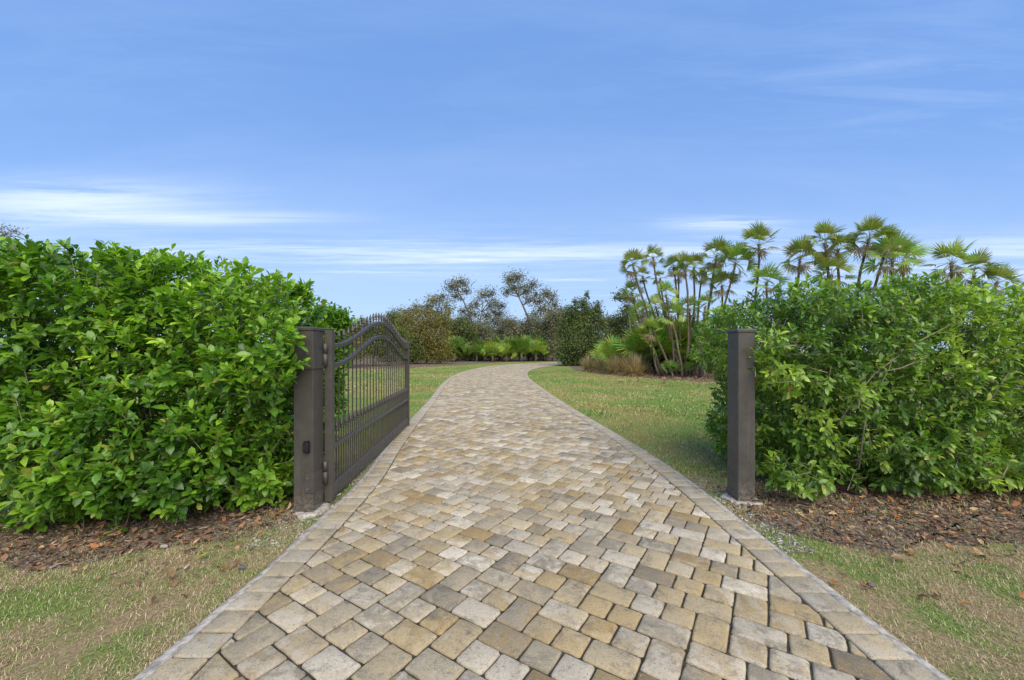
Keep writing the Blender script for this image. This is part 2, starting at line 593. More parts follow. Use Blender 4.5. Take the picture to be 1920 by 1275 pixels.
BEDS = {
    'hedge bed west': [(-9.5, 3.35), (-4.6, 2.95), (-3.2, 2.78), (-2.5, 2.95), (-2.05, 3.3), (-1.93, 3.6), (-2.0, 3.9), (-2.3, 5.2), (-4, 5.3), (-9.5, 5.4)],
    'hedge bed east': [(2.12, 3.9), (2.10, 3.4), (2.35, 3.15), (3.0, 3.08), (4.2, 3.0), (9.5, 2.95), (9.5, 6.0), (3.4, 6.1), (3.0, 5.2), (2.75, 4.5), (2.45, 4.12)],
    'palm bed': [(4.9, 31), (5.4, 27), (6.4, 23), (8.2, 19.6), (10.8, 17.2), (16, 15.5), (26, 16), (30, 30), (20, 38), (9, 41), (5.4, 37.5)],
    'far bed': [(-40, 24), (-20, 28.5), (-9, 33), (-6.3, 38), (-4.2, 44), (-1, 49.5), (3, 53.5), (10, 58), (24, 61), (24, 90), (-40, 90)],
}
BED_PTS = {k: wobble(v, 0.3 if k.startswith('hedge') else 0.12, 0.08 if k.startswith('hedge') else 0.25) for k, v in BEDS.items()}
BLAB = {'hedge bed west': 'brown bark mulch under the hedge beside the gate', 'hedge bed east': 'brown bark mulch under the hedge beside the lone post',
        'palm bed': 'reddish brown mulch bed under the fan palm clump', 'far bed': 'strip of brown mulch in front of the far palmettos'}
for k, p in BED_PTS.items():
    o = sheet('mulch_bed', M['mulch'], p, 0.005)
    tag(o, BLAB[k], 'mulch bed')


def in_poly(pts, poly):
    poly = np.array(poly); x, y = pts[:, 0], pts[:, 1]
    ins = np.zeros(len(pts), bool)
    j = len(poly) - 1
    for i in range(len(poly)):
        xi, yi = poly[i]; xj, yj = poly[j]
        c = ((yi > y) != (yj > y)) & (x < (xj - xi) * (y - yi) / (yj - yi + 1e-12) + xi)
        ins ^= c
        j = i
    return ins


# ------------------------------------------------------------------ driveway: bedding, edge strips, pavers
def strip_mesh(A, B, za, zb):
    n = min(len(A), len(B))
    V = np.vstack([np.c_[A[:n], np.full(n, za)], np.c_[B[:n], np.full(n, zb)]])
    i = np.arange(n - 1)
    return V, np.c_[i, i + n, i + n + 1, i + 1]


sL = np.linspace(0, 1, 700)


def param(P):
    d = np.r_[0, np.cumsum(np.hypot(*np.diff(P, axis=0).T))]; d /= d[-1]
    return np.c_[np.interp(sL, d, P[:, 0]), np.interp(sL, d, P[:, 1])]


V, Fc = strip_mesh(param(LO + LN * 0.01), param(RO + RN * 0.01), 0.024, 0.024)
drive = tag(link('driveway', fast_mesh('driveway', V, Fc), M['sandjoint']), 'curving driveway of tan and grey concrete pavers', 'driveway', kind='structure')
PT = 0.036                                       # paver top


def edge_strip(P, Nn, seed):
    keep = P[:, 1] < 34
    P, Nn = P[keep], Nn[keep]
    rows = []
    n = len(P)
    wdt = np.array([0.060 + 0.028 * mnoise.noise((p[0] * 1.3, p[1] * 1.3, seed)) + 0.012 * mnoise.noise((p[0] * 7, p[1] * 7, seed)) for p in P])
    wdt *= np.clip(1.15 - P[:, 1] / 16, 0.35, 1.2)
    hh = np.array([0.004 * mnoise.noise((p[0] * 5, p[1] * 5, seed + 4)) for p in P])
    for off, z in ((0.004, 0.008), (0.004, 0.027), (-0.5, 0.024), (-1.0, 0.016), (-1.25, 0.002)):
        q = P + Nn * (off if off > 0 else off * wdt[:, None])
        rows.append(np.c_[q, z + hh])
    V = np.vstack(rows)
    Fq = []
    i = np.arange(n - 1)
    for r in range(len(rows) - 1):
        Fq.append(np.c_[r * n + i, r * n + i + 1, (r + 1) * n + i + 1, (r + 1) * n + i])
    return V, np.vstack(Fq)


for P, Nn, sd_, lab in ((LO, LN, 1.0, None), (RO, RN, 5.0, None)):
    V, Fq = edge_strip(P, Nn, sd_)
    link('concrete_edge', fast_mesh('concrete_edge', V, Fq, smooth=True), M['concrete'], drive)

TONES = [((0.408, 0.294, 0.135), 2.9), ((0.476, 0.362, 0.191), 2.5), ((0.352, 0.237, 0.093), 1.6), ((0.532, 0.447, 0.314), 3.2), ((0.624, 0.537, 0.39), 2.0), ((0.314, 0.258, 0.167), 1.5), ((0.237, 0.196, 0.131), 0.9), ((0.418, 0.339, 0.211), 2.2)]
tw = np.array([t[1] for t in TONES]); tw = tw / tw.sum()


def two_tones(border=False):
    i = rng.choice(len(TONES), p=tw)
    if border:
        a = np.array([(0.50, 0.395, 0.225), (0.47, 0.38, 0.235), (0.50, 0.425, 0.295), (0.42, 0.35, 0.235)][rng.integers(4)])
        b = np.array([(0.45, 0.37, 0.245), (0.52, 0.41, 0.235), (0.52, 0.455, 0.34)][rng.integers(3)])
    else:
        a = np.array(TONES[i][0])
        b = np.array(TONES[rng.choice(len(TONES), p=tw)][0])
        b = a * 0.35 + b * 0.65
    s = rng.uniform(0.86, 1.1) * (0.92 if border else 1.0)
    return a * s, b * s


def paver_geo(poly, detail):
    """poly: convex CCW 2D outline; returns verts and faces of a tumbled slab"""
    P = np.array(poly)
    n = len(P)
    ch = 0.013
    out = list(P) if detail < 0 else []
    for i in range(n if detail >= 0 else 0):
        a, p, b = P[i - 1], P[i], P[(i + 1) % n]
        la, lb = np.linalg.norm(a - p), np.linalg.norm(b - p)
        ca, cb = min(ch, la * 0.3), min(ch, lb * 0.3)
        out.append(p + (a - p) / max(la, 1e-6) * ca)
        if detail > 1:
            m = p + ((a - p) / max(la, 1e-6) * ca + (b - p) / max(lb, 1e-6) * cb) * 0.30
            out.append(m)
        out.append(p + (b - p) / max(lb, 1e-6) * cb)
        if detail > 0:
            nx = P[(i + 1) % n]
            if lb > 0.09:
                for f in ((0.33, 0.67) if detail > 1 else (0.5,)):
                    e = (nx - p) * f + p
                    out.append(e)
    Q = np.array(out)
    c = Q.mean(0)
    if detail > 0:
        Q = Q + rng.normal(0, 0.0016, Q.shape)
    rad = np.linalg.norm(Q - c, axis=1)[:, None]
    dirs = (Q - c) / np.maximum(rad, 1e-6)
    tilt = rng.normal(0, 0.004, 2)
    dz = rng.normal(0, 0.0012)

    def ring(inset, z):
        q = Q - dirs * np.minimum(inset, rad * 0.5)
        return np.c_[q, z + dz + (q - c) @ tilt]
    if detail > 1:
        rings = [ring(0.0, 0.004), ring(0.0, PT - 0.010), ring(0.004, PT - 0.0035), ring(0.013, PT)]
    else:
        rings = [ring(0.0, 0.006), ring(0.0, PT - 0.006), ring(0.008, PT)]
    k = len(Q)
    V = np.vstack(rings)
    Fs = []
    for r in range(len(rings) - 1):
        for i in range(k):
            j = (i + 1) % k
            Fs.append((r * k + i, r * k + j, (r + 1) * k + j, (r + 1) * k + i))
    Fs = np.array(Fs)
    cap = np.arange(k)[None] + (len(rings) - 1) * k
    return V, Fs, cap


def clip_half(poly, p, nrm):
    out = []
    n = len(poly)
    for i in range(n):
        a, b = poly[i], poly[(i + 1) % n]
        da, db = (a - p) @ nrm, (b - p) @ nrm
        if da >= 0: out.append(a)
        if da * db < 0: out.append(a + (b - a) * da / (da - db))
    return out


def shrink(poly, d):
    P = np.array(poly); n = len(P)
    res = [p for p in P]
    for i in range(n):
        a, b = P[i], P[(i + 1) % n]
        e = b - a; L = np.linalg.norm(e)
        if L < 1e-6: continue
        nn = np.array((-e[1], e[0])) / L
        res = clip_half(res, a + nn * d, nn)
        if len(res) < 3: return []
    return res


def dedupe(poly, eps=0.012):
    out = []
    for p in poly:
        if not out or np.linalg.norm(p - out[-1]) > eps: out.append(p)
    if len(out) > 1 and np.linalg.norm(out[0] - out[-1]) <= eps: out.pop()
    return out


def area(poly):
    P = np.array(poly); x, y = P[:, 0], P[:, 1]
    return 0.5 * np.sum(x * np.roll(y, -1) - y * np.roll(x, -1))


# a staggered laying pattern of squares (2 x 2 units) and oblongs (2 x 3, 3 x 2); it repeats along a slanted lattice
TN, TK = 94, 23
TILES = [(0, 2, 2), (46, 3, 2), (2, 2, 2), (49, 2, 2), (4, 3, 2), (51, 2, 2), (30, 2, 3), (78, 3, 2), (32, 2, 2), (81, 2, 2), (34, 2, 2), (83, 3, 2), (36, 2, 2), (15, 2, 3), (63, 3, 2), (17, 2, 2), (19, 2, 2), (66, 3, 2), (92, 2, 3)]
U = 0.0835
TH = R(33)
AX = np.array((math.cos(TH), -math.sin(TH)))     # one joint direction
AY = np.array((math.sin(TH), math.cos(TH)))      # the other


def lay_pavers():
    cand = []
    for j in range(-90, 780):
        for (o, a, b) in TILES:
            x0 = (o - TK * j) % TN
            for m in range(-9, 4):
                i = x0 + TN * m
                px_, py_ = AX * (i * U) + AY * (j * U)
                if -5.5 < px_ < 23 and -1.6 < py_ < 55 and px_ < 3.5 + max(0, py_ - 28) * 1.6:
                    cand.append((px_, py_, a, b))
    cand = np.array(cand)
    ctr = cand[:, :2] + AX * (cand[:, 2:3] * U / 2) + AY * (cand[:, 3:4] * U / 2)
    keep = (ctr[:, 1] > -1.2) & (ctr[:, 1] < 54) & (ctr[:, 0] < 22)
    cand, ctr = cand[keep], ctr[keep]
    # coarse reject, then exact
    dl, il = edge_dist(ctr, LI, LN); dr, ir = edge_dist(ctr, RI, RN)
    keep = (dl > -0.16) & (dr > -0.16)
    cand, ctr, dl, il, dr, ir = (q[keep] for q in (cand, ctr, dl, il, dr, ir))
    order = np.argsort(np.hypot(ctr[:, 0] * 0.35, ctr[:, 1]))
    near = 0
    bigV, bigF, bigC, bigD, caps, base = [], [], [], [], {}, 0
    for k in order:
        p = cand[k, :2]; a, b = cand[k, 2] * U, cand[k, 3] * U
        poly = [p, p + AX * a, p + AX * a + AY * b, p + AY * b]
        poly = shrink(poly, 0.0048)
        if dl[k] < 0.2: poly = clip_half(poly, LI[il[k]] + LN[il[k]] * 0.004, LN[il[k]])
        if len(poly) >= 3 and dr[k] < 0.2: poly = clip_half(poly, RI[ir[k]] + RN[ir[k]] * 0.004, RN[ir[k]])
        if len(poly) < 3: continue
        poly = dedupe(poly)
        if len(poly) < 3 or area(poly) < 0.0011: continue
        y = ctr[k, 1]
        inview = y > 1.62
        det = 2 if y < 5 else (1 if y < 9 else (0 if y < 15 else -1))
        V, Fs, cap = paver_geo(poly, det)
        ca, cb = two_tones()
        if inview and near < 300:
            near += 1
            me = fast_mesh('paver', V, [Fs, cap], np.tile(ca, (len(V), 1)), extra=np.tile(cb, (len(V), 1)))
            link('paver', me, M['paver'], drive)
        else:
            bigV.append(V); bigF.append(Fs + base); caps.setdefault(cap.shape[1], []).append(cap + base)
            bigC.append(np.tile(ca, (len(V), 1))); bigD.append(np.tile(cb, (len(V), 1)))
            base += len(V)
    me = fast_mesh('paver_field', np.vstack(bigV), [np.vstack(bigF)] + [np.vstack(c) for c in caps.values()], np.vstack(bigC), extra=np.vstack(bigD))
    tag(link('paver_field', me, M['paver'], drive), kind='stuff')


def lay_border():
    allp = []
    for P in (LO, RO):
        Nn = LN if P is LO else RN
        d = np.r_[0, np.cumsum(np.hypot(*np.diff(P, axis=0).T))]
        s = 0.3
        while s < d[-1] - 0.3:
            wd = 0.170 * (1 + rng.normal(0, 0.012))
            def q(ss, off):
                return np.array((np.interp(ss, d, P[:, 0]) + np.interp(ss, d, Nn[:, 0]) * off, np.interp(ss, d, P[:, 1]) + np.interp(ss, d, Nn[:, 1]) * off))
            o1 = rng.normal(0, 0.004)
            poly = [q(s, 0.002 + o1), q(s, BW - 0.003), q(s + wd, BW - 0.003), q(s + wd, 0.002 + o1)]
            s += wd
            if area(poly) < 0: poly = poly[::-1]
            c = np.mean(poly, axis=0)
            if c[1] < -1.0 or c[0] > 22: continue
            allp.append((abs(c[1]) if c[1] > 1.5 else 50 + abs(c[1]), c[1], shrink(poly, 0.003)))
    allp.sort(key=lambda r: r[0])
    bigV, bigF, bigC, bigD, caps, base = [], [], [], [], {}, 0
    near = 0
    for _, y, poly in allp:
        V, Fs, cap = paver_geo(poly, 2 if y < 6 else (1 if y < 12 else 0))
        ca, cb = two_tones(True)
        if y > 1.5 and near < 150:
            near += 1
            link('border_paver', fast_mesh('border_paver', V, [Fs, cap], np.tile(ca, (len(V), 1)), extra=np.tile(cb, (len(V), 1))), M['paver'], drive)
        else:
            bigV.append(V); bigF.append(Fs + base); caps.setdefault(cap.shape[1], []).append(cap + base)
            bigC.append(np.tile(ca, (len(V), 1))); bigD.append(np.tile(cb, (len(V), 1))); base += len(V)
    me = fast_mesh('border_field', np.vstack(bigV), [np.vstack(bigF)] + [np.vstack(c) for c in caps.values()], np.vstack(bigC), extra=np.vstack(bigD))
    tag(link('border_field', me, M['paver'], drive), kind='stuff')


lay_pavers()
lay_border()


# ------------------------------------------------------------------ gate posts
def make_post(label, x0, x1, y0, y1, h, plates):
    cx_, cy_ = (x0 + x1) / 2, (y0 + y1) / 2
    hw, hd = (x1 - x0) / 2, (y1 - y0) / 2
    t = thing('gate_post', label, 'gate post', (cx_, cy_, 0), 0, 'gate posts on either side of the driveway')
    b = MB(); b.box((-hw, -hd, -0.02), (hw, hd, h - 0.02), 0.006); b.build('post', M['post'], t)
    b = MB()
    rings = []
    for e, z in ((0.000, h - 0.021), (0.007, h - 0.0205), (0.008, h + 0.002), (0.002, h + 0.010), (-0.03, h + 0.014)):
        rings.append([(-hw - e, -hd - e, z), (hw + e, -hd - e, z), (hw + e, hd + e, z), (-hw - e, hd + e, z)])
    b.loft(rings); b.build('cap', M['bronze'], t)
    # irregular concrete footing flush with the soil
    b = MB()
    for rr in (1,):
        rings = []
        for e, z in ((1.0, -0.03), (1.0, 0.012), (0.86, 0.026)):
            rings.append([((hw + 0.055) * e * (1 + 0.22 * mnoise.noise((cx_ + math.cos(a) * 2, math.sin(a) * 2, 4))) * 1.15 * math.cos(a) * (1 / max(abs(math.cos(a)), abs(math.sin(a)))) ** 0.5,
                           (hd + 0.055) * e * (1 + 0.22 * mnoise.noise((cx_ + math.cos(a) * 2, math.sin(a) * 2, 9))) * 1.15 * math.sin(a) * (1 / max(abs(math.cos(a)), abs(math.sin(a)))) ** 0.5, z) for a in np.linspace(0, 2 * math.pi, 28, endpoint=False)])
        b.loft(rings)
    b.build('footing', M['concrete'], t, True)
    return t, hw, hd


PL = (-1.995, -1.815, 3.60, 3.80)
post_l, hw, hd = make_post('bronze square gate post with hinges and a black sensor, carrying the open gate', *PL, 1.705, True)
for z in (0.20, 1.33):                                         # hinge plates wrapped round the post's corner
    b = MB()
    b.box((hw - 0.075, -hd - 0.009, z), (hw + 0.009, -hd + 0.001, z + 0.17), 0.002)
    b.box((hw - 0.001, -hd + 0.0015, z), (hw + 0.0085, hd - 0.02, z + 0.17), 0.002)
    hp = b.build('hinge_plate', M['bronze'], post_l)
    for zz in (z + 0.035, z + 0.135):
        b = MB(); b.tube([(hw - 0.045, -hd - 0.007, zz), (hw - 0.045, -hd - 0.017, zz)], 0.010, 8); b.build('bolt', M['steel'], hp)
# black photo sensor on the post's front
b = MB(); b.box((0.008, -hd - 0.012, 0.565), (0.066, -hd + 0.001, 0.675), 0.004)
sens = b.build('sensor', M['black'], post_l)
b = MB(); b.box((0.013, -hd - 0.042, 0.572), (0.061, -hd - 0.0125, 0.668), 0.010); b.build('sensor_housing', M['black'], sens)
b = MB(); b.tube([(0.037, -hd - 0.041, 0.622), (0.037, -hd - 0.048, 0.622)], 0.017, 14); b.build('sensor_lens', M['lens'], sens)
b = MB(); b.box((0.046, -hd - 0.035, 0.6685), (0.058, -hd - 0.006, 0.682), 0.003); b.build('sensor_clip', M['black'], sens)

PR = (2.208, 2.378, 3.855, 4.05)
post_r, hw2, hd2 = make_post('plain bronze square gate post standing against the hedge without any gate', *PR, 1.70, False)
b = MB(); b.box((hw2 + 0.001, -0.035, 0.585), (hw2 + 0.022, 0.035, 0.655), 0.005); bk = b.build('reflector_bracket', M['black'], post_r)
b = MB(); b.box((hw2 + 0.0225, -0.030, 0.588), (hw2 + 0.040, 0.030, 0.640), 0.006); b.build('reflector', M['white'], bk)

# ------------------------------------------------------------------ the open gate
GA, GB = Vector((-1.775, 3.81)), Vector((-2.045, 7.74))
GL = (GB - GA).length
gate = thing('driveway_gate', 'bronze metal driveway gate with arched top rails and spear pickets, standing open', 'gate', (GA.x, GA.y, 0), math.atan2(GB.y - GA.y, GB.x - GA.x))


def arch(t):
    return 0.345 * 0.5 * (1 - math.cos(2 * math.pi * min(max((t - 0.02) / 0.96, 0), 1)))


TOPZ, SECZ = 1.545, 1.350
SW = 0.072
for x in (0, GL - SW):
    b = MB(); b.box((x, -SW / 2, 0.035), (x + SW, SW / 2, 1.70), 0.005)
    st_ = b.build('stile', M['bronze'], gate)
    b = MB(); b.box((x - 0.003, -SW / 2 - 0.003, 1.7005), (x + SW + 0.003, SW / 2 + 0.003, 1.712), 0.003); b.build('stile_cap', M['bronze'], st_)


def rail(z0, hh, curved, wy=0.046):
    b = MB(); rings = []
    n = 48 if curved else 1
    for i in range(n + 1):
        t = i / n
        x = SW - 0.002 + t * (GL - 2 * SW + 0.004)
        z = z0 + (arch(x / GL) if curved else 0)
        c = 0.006
        y = wy / 2
        rings.append([(x, -y + c, z - hh / 2), (x, y - c, z - hh / 2), (x, y, z - hh / 2 + c), (x, y, z + hh / 2 - c), (x, y - c, z + hh / 2), (x, -y + c, z + hh / 2), (x, -y, z + hh / 2 - c), (x, -y, z - hh / 2 + c)])
    b.loft(rings)
    return b


for nm, z0, hh, cv in (('top_rail', TOPZ, 0.046, True), ('arched_rail', SECZ, 0.046, True), ('middle_rail', 0.545, 0.046, False), ('bottom_rail', 0.118, 0.150, False)):
    rail(z0, hh, cv).build(nm, M['bronze'], gate)

b = MB()
b.loft([[(r_ * sx, r_ * sy, z) for sx, sy in ((1, 0), (0.7, 0.7), (0, 1), (-0.7, 0.7), (-1, 0), (-0.7, -0.7), (0, -1), (0.7, -0.7))] for r_, z in
        ((0.011, 0), (0.0165, 0.006), (0.0165, 0.014), (0.010, 0.020), (0.0195, 0.042), (0.013, 0.070), (0.002, 0.105))])
finial_me = b.mesh('finial', False)
NP = 27
for i in range(NP):
    x = SW + (GL - 2 * SW) * (i + 0.5) / NP
    ztop = TOPZ + arch(x / GL) + 0.055
    b = MB(); b.box((x - 0.006, -0.006, 0.18), (x + 0.006, 0.006, ztop))
    p = b.build('picket', M['bronze'], gate)
    f = link('finial', finial_me, M['bronze'], p); f.location = (x, 0, ztop)
for i in range(NP + 1):
    x = SW + (GL - 2 * SW) * i / NP
    if i == 0: x += 0.014
    if i == NP: x -= 0.014
    zt = 0.690
    b = MB(); b.box((x - 0.006, -0.006, 0.18), (x + 0.006, 0.006, zt))
    p = b.build('short_picket', M['bronze'], gate)
    f = link('finial', finial_me, M['bronze'], p); f.location = (x, 0, zt)
for z in (0.235, 1.365):                                         # hinge barrels between stile and post
    b = MB()
    b.tube([(-0.024, 0.018, z - 0.01), (-0.024, 0.018, z + 0.10)], 0.021, 12)
    hb = b.build('hinge_barrel', M['bronze'], gate, True)
    b = MB(); b.tube([(-0.024, 0.018, z + 0.106), (-0.024, 0.018, z + 0.20)], 0.0205, 12)
    b.build('hinge_knuckle', M['bronze'], hb, True)
    b = MB(); b.box((-0.030, 0.012, z + 0.01), (0.0, 0.024, z + 0.09)); b.build('hinge_leaf', M['bronze'], hb)
    b = MB(); b.box((-0.030, 0.030, z + 0.0), (-0.018, 0.075, z + 0.09)); b.build('hinge_strap', M['bronze'], hb)


# ------------------------------------------------------------------ leaves
def leaf_template(L, W, nl, curl, fold, peak=1.25, tip=0.02):
    V, A = [], []
    for i in range(nl + 1):
        t = i / nl
        wv = max(W * 0.5 * (math.sin(math.pi * min(t ** peak, 1)) ** 0.62 if 0 < t < 1 else 0), 0.0012 if i < nl else 0.0008)
        y = L * t - curl * L * 0.25 * t * t
        z = -curl * L * t * t
        for s in (-1, 0, 1):
            V.append((s * wv, y, z + (fold * wv if s else 0)))
            A.append(0.0 if s else 1.0)
    Fq = []
    for i in range(nl):
        for s in (0, 1):
            a = i * 3 + s
            Fq.append((a, a + 1, a + 4, a + 3))
    return np.array(V), np.array(Fq), np.array(A)


def norm(a):
    return a / np.maximum(np.linalg.norm(a, axis=1, keepdims=True), 1e-9)


def frames(D, Up):
    D = norm(D)
    S = norm(np.cross(D, Up))
    Nn = np.cross(S, D)
    return S, D, Nn


def scatter_leaves(tmpl, P, D, Up, S, C):
    V, Fq, A = tmpl
    sx, dy, nz = frames(D, Up)
    n, k = len(P), len(V)
    out = (V[None, :, 0:1] * sx[:, None] + V[None, :, 1:2] * dy[:, None] + V[None, :, 2:3] * nz[:, None]) * S[:, None, None] + P[:, None]
    Fa = (Fq[None] + (np.arange(n) * k)[:, None, None]).reshape(-1, Fq.shape[1])
    Ca = np.concatenate([np.repeat(C[:, None], k, 1), np.repeat(A[None, :, None], n, 0)], 2).reshape(-1, 4)
    return out.reshape(-1, 3), Fa, Ca


def vnoise(P, s, seed=0.0):
    return np.array([mnoise.noise((p[0] * s + seed, p[1] * s + seed * 1.3, p[2] * s - seed)) for p in P])


def hedge(label, boxes, seed, leaf, palette, density, rot_up, n_single, branch_n, xlim, shoots=(8, 13), droop=0.0):
    """boxes: rounded boxes (lo, hi, radius) whose union is the clipped hedge"""
    r = np.random.default_rng(seed)
    lo0, hi0, _ = boxes[0]
    t = thing('hedge', label, 'hedge', ((lo0[0] + hi0[0]) / 2, (lo0[1] + hi0[1]) / 2, 0), 0, 'hedges on either side of the driveway')
    org = np.array(t.location)

    def sdf(P):
        best = np.full(len(P), 9.0)
        for lo, hi, rad in boxes:
            lo, hi = np.array(lo), np.array(hi)
            c, e = (lo + hi) / 2, (hi - lo) / 2 - rad
            q = np.abs(P - c) - e
            d = np.linalg.norm(np.maximum(q, 0), axis=1) + np.minimum(q.max(1), 0) - rad
            best = np.minimum(best, d)
        return best
    lo = np.min([b_[0] for b_ in boxes], 0) - 0.15; hi = np.max([b_[1] for b_ in boxes], 0) + 0.15
    vol = np.prod(hi - lo)
    n = int(vol * density)
    P = r.uniform(lo, hi, (n, 3))
    P = P[P[:, 2] > 0.06]
    d0 = sdf(P)
    pm = np.where(d0 > -0.40, 1.0, 0.3)
    near = (d0 < 0.28) & (d0 > -1.25) & (r.random(len(P)) < pm) & (P[:, 0] > xlim[0]) & (P[:, 0] < xlim[1])
    P, d0, pm = P[near], d0[near], pm[near]
    bumpn = 0.17 * vnoise(P, 1.25, seed) + 0.10 * vnoise(P, 3.1, seed + 5)
    d = d0 + bumpn
    ok = (d < 0.0) & (d > -1.05)
    P, d, pm = P[ok], d[ok], pm[ok]
    e = 0.01
    G = np.stack([sdf(P + np.eye(3)[i] * e) - sdf(P - np.eye(3)[i] * e) for i in range(3)], 1)
    G = norm(G)
    prob = np.where(d > -0.12, 1.0, np.where(d > -0.30, 0.45, np.where(d > -0.55, 0.42, 0.15))) / pm
    prob *= np.where(G[:, 1] > 0.5, 0.9, 1.0)                     # the far side is seen by nobody here
    ok = r.random(len(P)) < prob
    P, d, G = P[ok], d[ok], G[ok]
    # shoots: a twig with a rosette of leaves
    m = len(P)
    D = norm(G * r.uniform(0.5, 1.0, (m, 1)) + np.array((0, 0, 1)) * rot_up + r.normal(0, 0.35, (m, 3)))
    pal = np.array(palette)
    patch = vnoise(P, 0.9, seed + 20)
    K = shoots[1] - 1
    kk_ = r.integers(shoots[0], shoots[1], m)
    ln = r.uniform(0.09, 0.17, m)
    A_ = norm(np.cross(D, np.array((0.31, 0.2, 0.9)))); B_ = np.cross(D, A_)
    shade = np.clip(0.5 + 0.55 * patch + r.normal(0, 0.22, m), 0, 0.9999) * (len(pal) - 1)
    i0 = shade.astype(int); fr_ = (shade - i0)[:, None]
    basec = pal[i0] * (1 - fr_) + pal[np.minimum(i0 + 1, len(pal) - 1)] * fr_
    J = np.arange(K)[None, :].repeat(m, 0)
    msk = J < kk_[:, None]
    f = np.clip(J / (kk_[:, None] - 1), 0, 1)
    ph = r.uniform(0, 6.28, (m, 1)) + J * 2.4
    rad = A_[:, None] * np.cos(ph)[..., None] + B_[:, None] * np.sin(ph)[..., None]
    out = 1.25 - 0.95 * f
    ld = rad * np.sin(out)[..., None] + D[:, None] * np.cos(out)[..., None] + r.normal(0, 0.13, (m, K, 3))
    ld[..., 2] -= droop * (1 - f)
    lp = P[:, None] - D[:, None] * (ln[:, None] * (1 - f))[..., None]
    lu = D[:, None] + rad * 0.15 + np.array((0, 0, 0.55)) + r.normal(0, 0.15, (m, K, 3))
    ls = r.uniform(0.55, 1.15, (m, K)) * r.uniform(0.8, 1.1, (m, 1)) * np.where(f > 0.9, 0.62, 1.0) * (1 - 0.18 * f)
    lc = basec[:, None] * r.uniform(0.78, 1.2, (m, K, 1)) * np.where((f > 0.75)[..., None], np.array((1.25, 1.18, 0.95)), 1.0)
    old = r.random((m, K)) < 0.010
    lc[old] = np.array((0.25, 0.17, 0.05))
    yel = r.random((m, K)) < 0.025
    lc[yel] = np.array((0.34, 0.36, 0.06))
    lq = np.repeat(d[:, None], K, 1)
    LP, LD, LU, LS, LC, LQ = lp[msk], norm(ld[msk]), lu[msk], ls[msk], lc[msk], lq[msk]
    tw_pts = list(zip(P - D * (ln[:, None] + 0.10), P))
    # the leaves that show largest become parts of their own
    view = norm(LP - np.array((0, 0, H)))
    px = CX + F * LP[:, 0] / LP[:, 1]
    fr = (px > 5) & (px < 1915) & (LQ > -0.07)
    sx, dy, nz = frames(LD, LU)
    face = np.abs((nz * view).sum(1)) * LS / np.linalg.norm(LP - np.array((0, 0, H)), axis=1)
    front = face.copy(); front[~fr] = -1
    # take only leaves in the outermost skin towards the camera: nearest in each screen cell
    key = (np.round(px / 16).astype(int), np.round((HY - F * (LP[:, 2] - H) / LP[:, 1]) / 16).astype(int))
    best = {}
    for i in np.nonzero(fr)[0]:
        kk = (key[0][i], key[1][i])
        if kk not in best or LP[i, 1] < LP[best[kk], 1]: best[kk] = i
    cand = sorted(best.values(), key=lambda i: -face[i])[:n_single]
    single = np.zeros(len(LP), bool); single[cand] = True
    tmpls = [leaf_template(leaf[0], leaf[1], 4, cu, 0.28, leaf[2]) for cu in (0.10, 0.24, 0.40)]
    lows = [leaf_template(leaf[0], leaf[1], 2, cu, 0.28, leaf[2]) for cu in (0.10, 0.24, 0.40)]
    tsel = r.integers(0, 3, len(LP))
    VV, FF, CC, base = [], [], [], 0
    skin = (LQ > -0.10) & (LP[:, 1] < 4.6)                          # inner and rear leaves are cut more coarsely
    for k in range(3):
        for tm, sel in ((tmpls[k], skin), (lows[k], ~skin)):
            s = (tsel == k) & ~single & sel
            v, f, c = scatter_leaves(tm, LP[s] - org, LD[s], LU[s], LS[s], LC[s])
            VV.append(v); FF.append(f + base); CC.append(c); base += len(v)
    tag(link('foliage', fast_mesh('foliage', np.vstack(VV), np.vstack(FF), np.vstack(CC), smooth=True), M['hedge_leaf'], t), kind='stuff')
    shared = {}
    for i in cand:
        k = tsel[i]; q = int(np.clip(np.argmin(np.abs(pal - LC[i]).sum(1)), 0, len(pal) - 1))
        if (k, q) not in shared:
            v, f, A = tmpls[k]
            shared[(k, q)] = fast_mesh('leaf', v, f, np.c_[np.tile(pal[q], (len(v), 1)), A], smooth=True)
        o = link('leaf', shared[(k, q)], M['hedge_leaf'], t)
        m3 = Matrix((sx[i], dy[i], nz[i])).transposed() * LS[i]
        o.matrix_local = Matrix.Translation(LP[i] - org) @ m3.to_4x4()
    # fine twigs carrying the shoots
    b = MB()
    for (p0, p1) in tw_pts[::3]:
        b.tube([p0 - org, p1 - org], [0.0045, 0.0025], 3, False)
    tag(b.build('twigs', M['twig'], t), kind='stuff')
    # main stems from the ground up into the foliage
    rr = random.Random(seed)
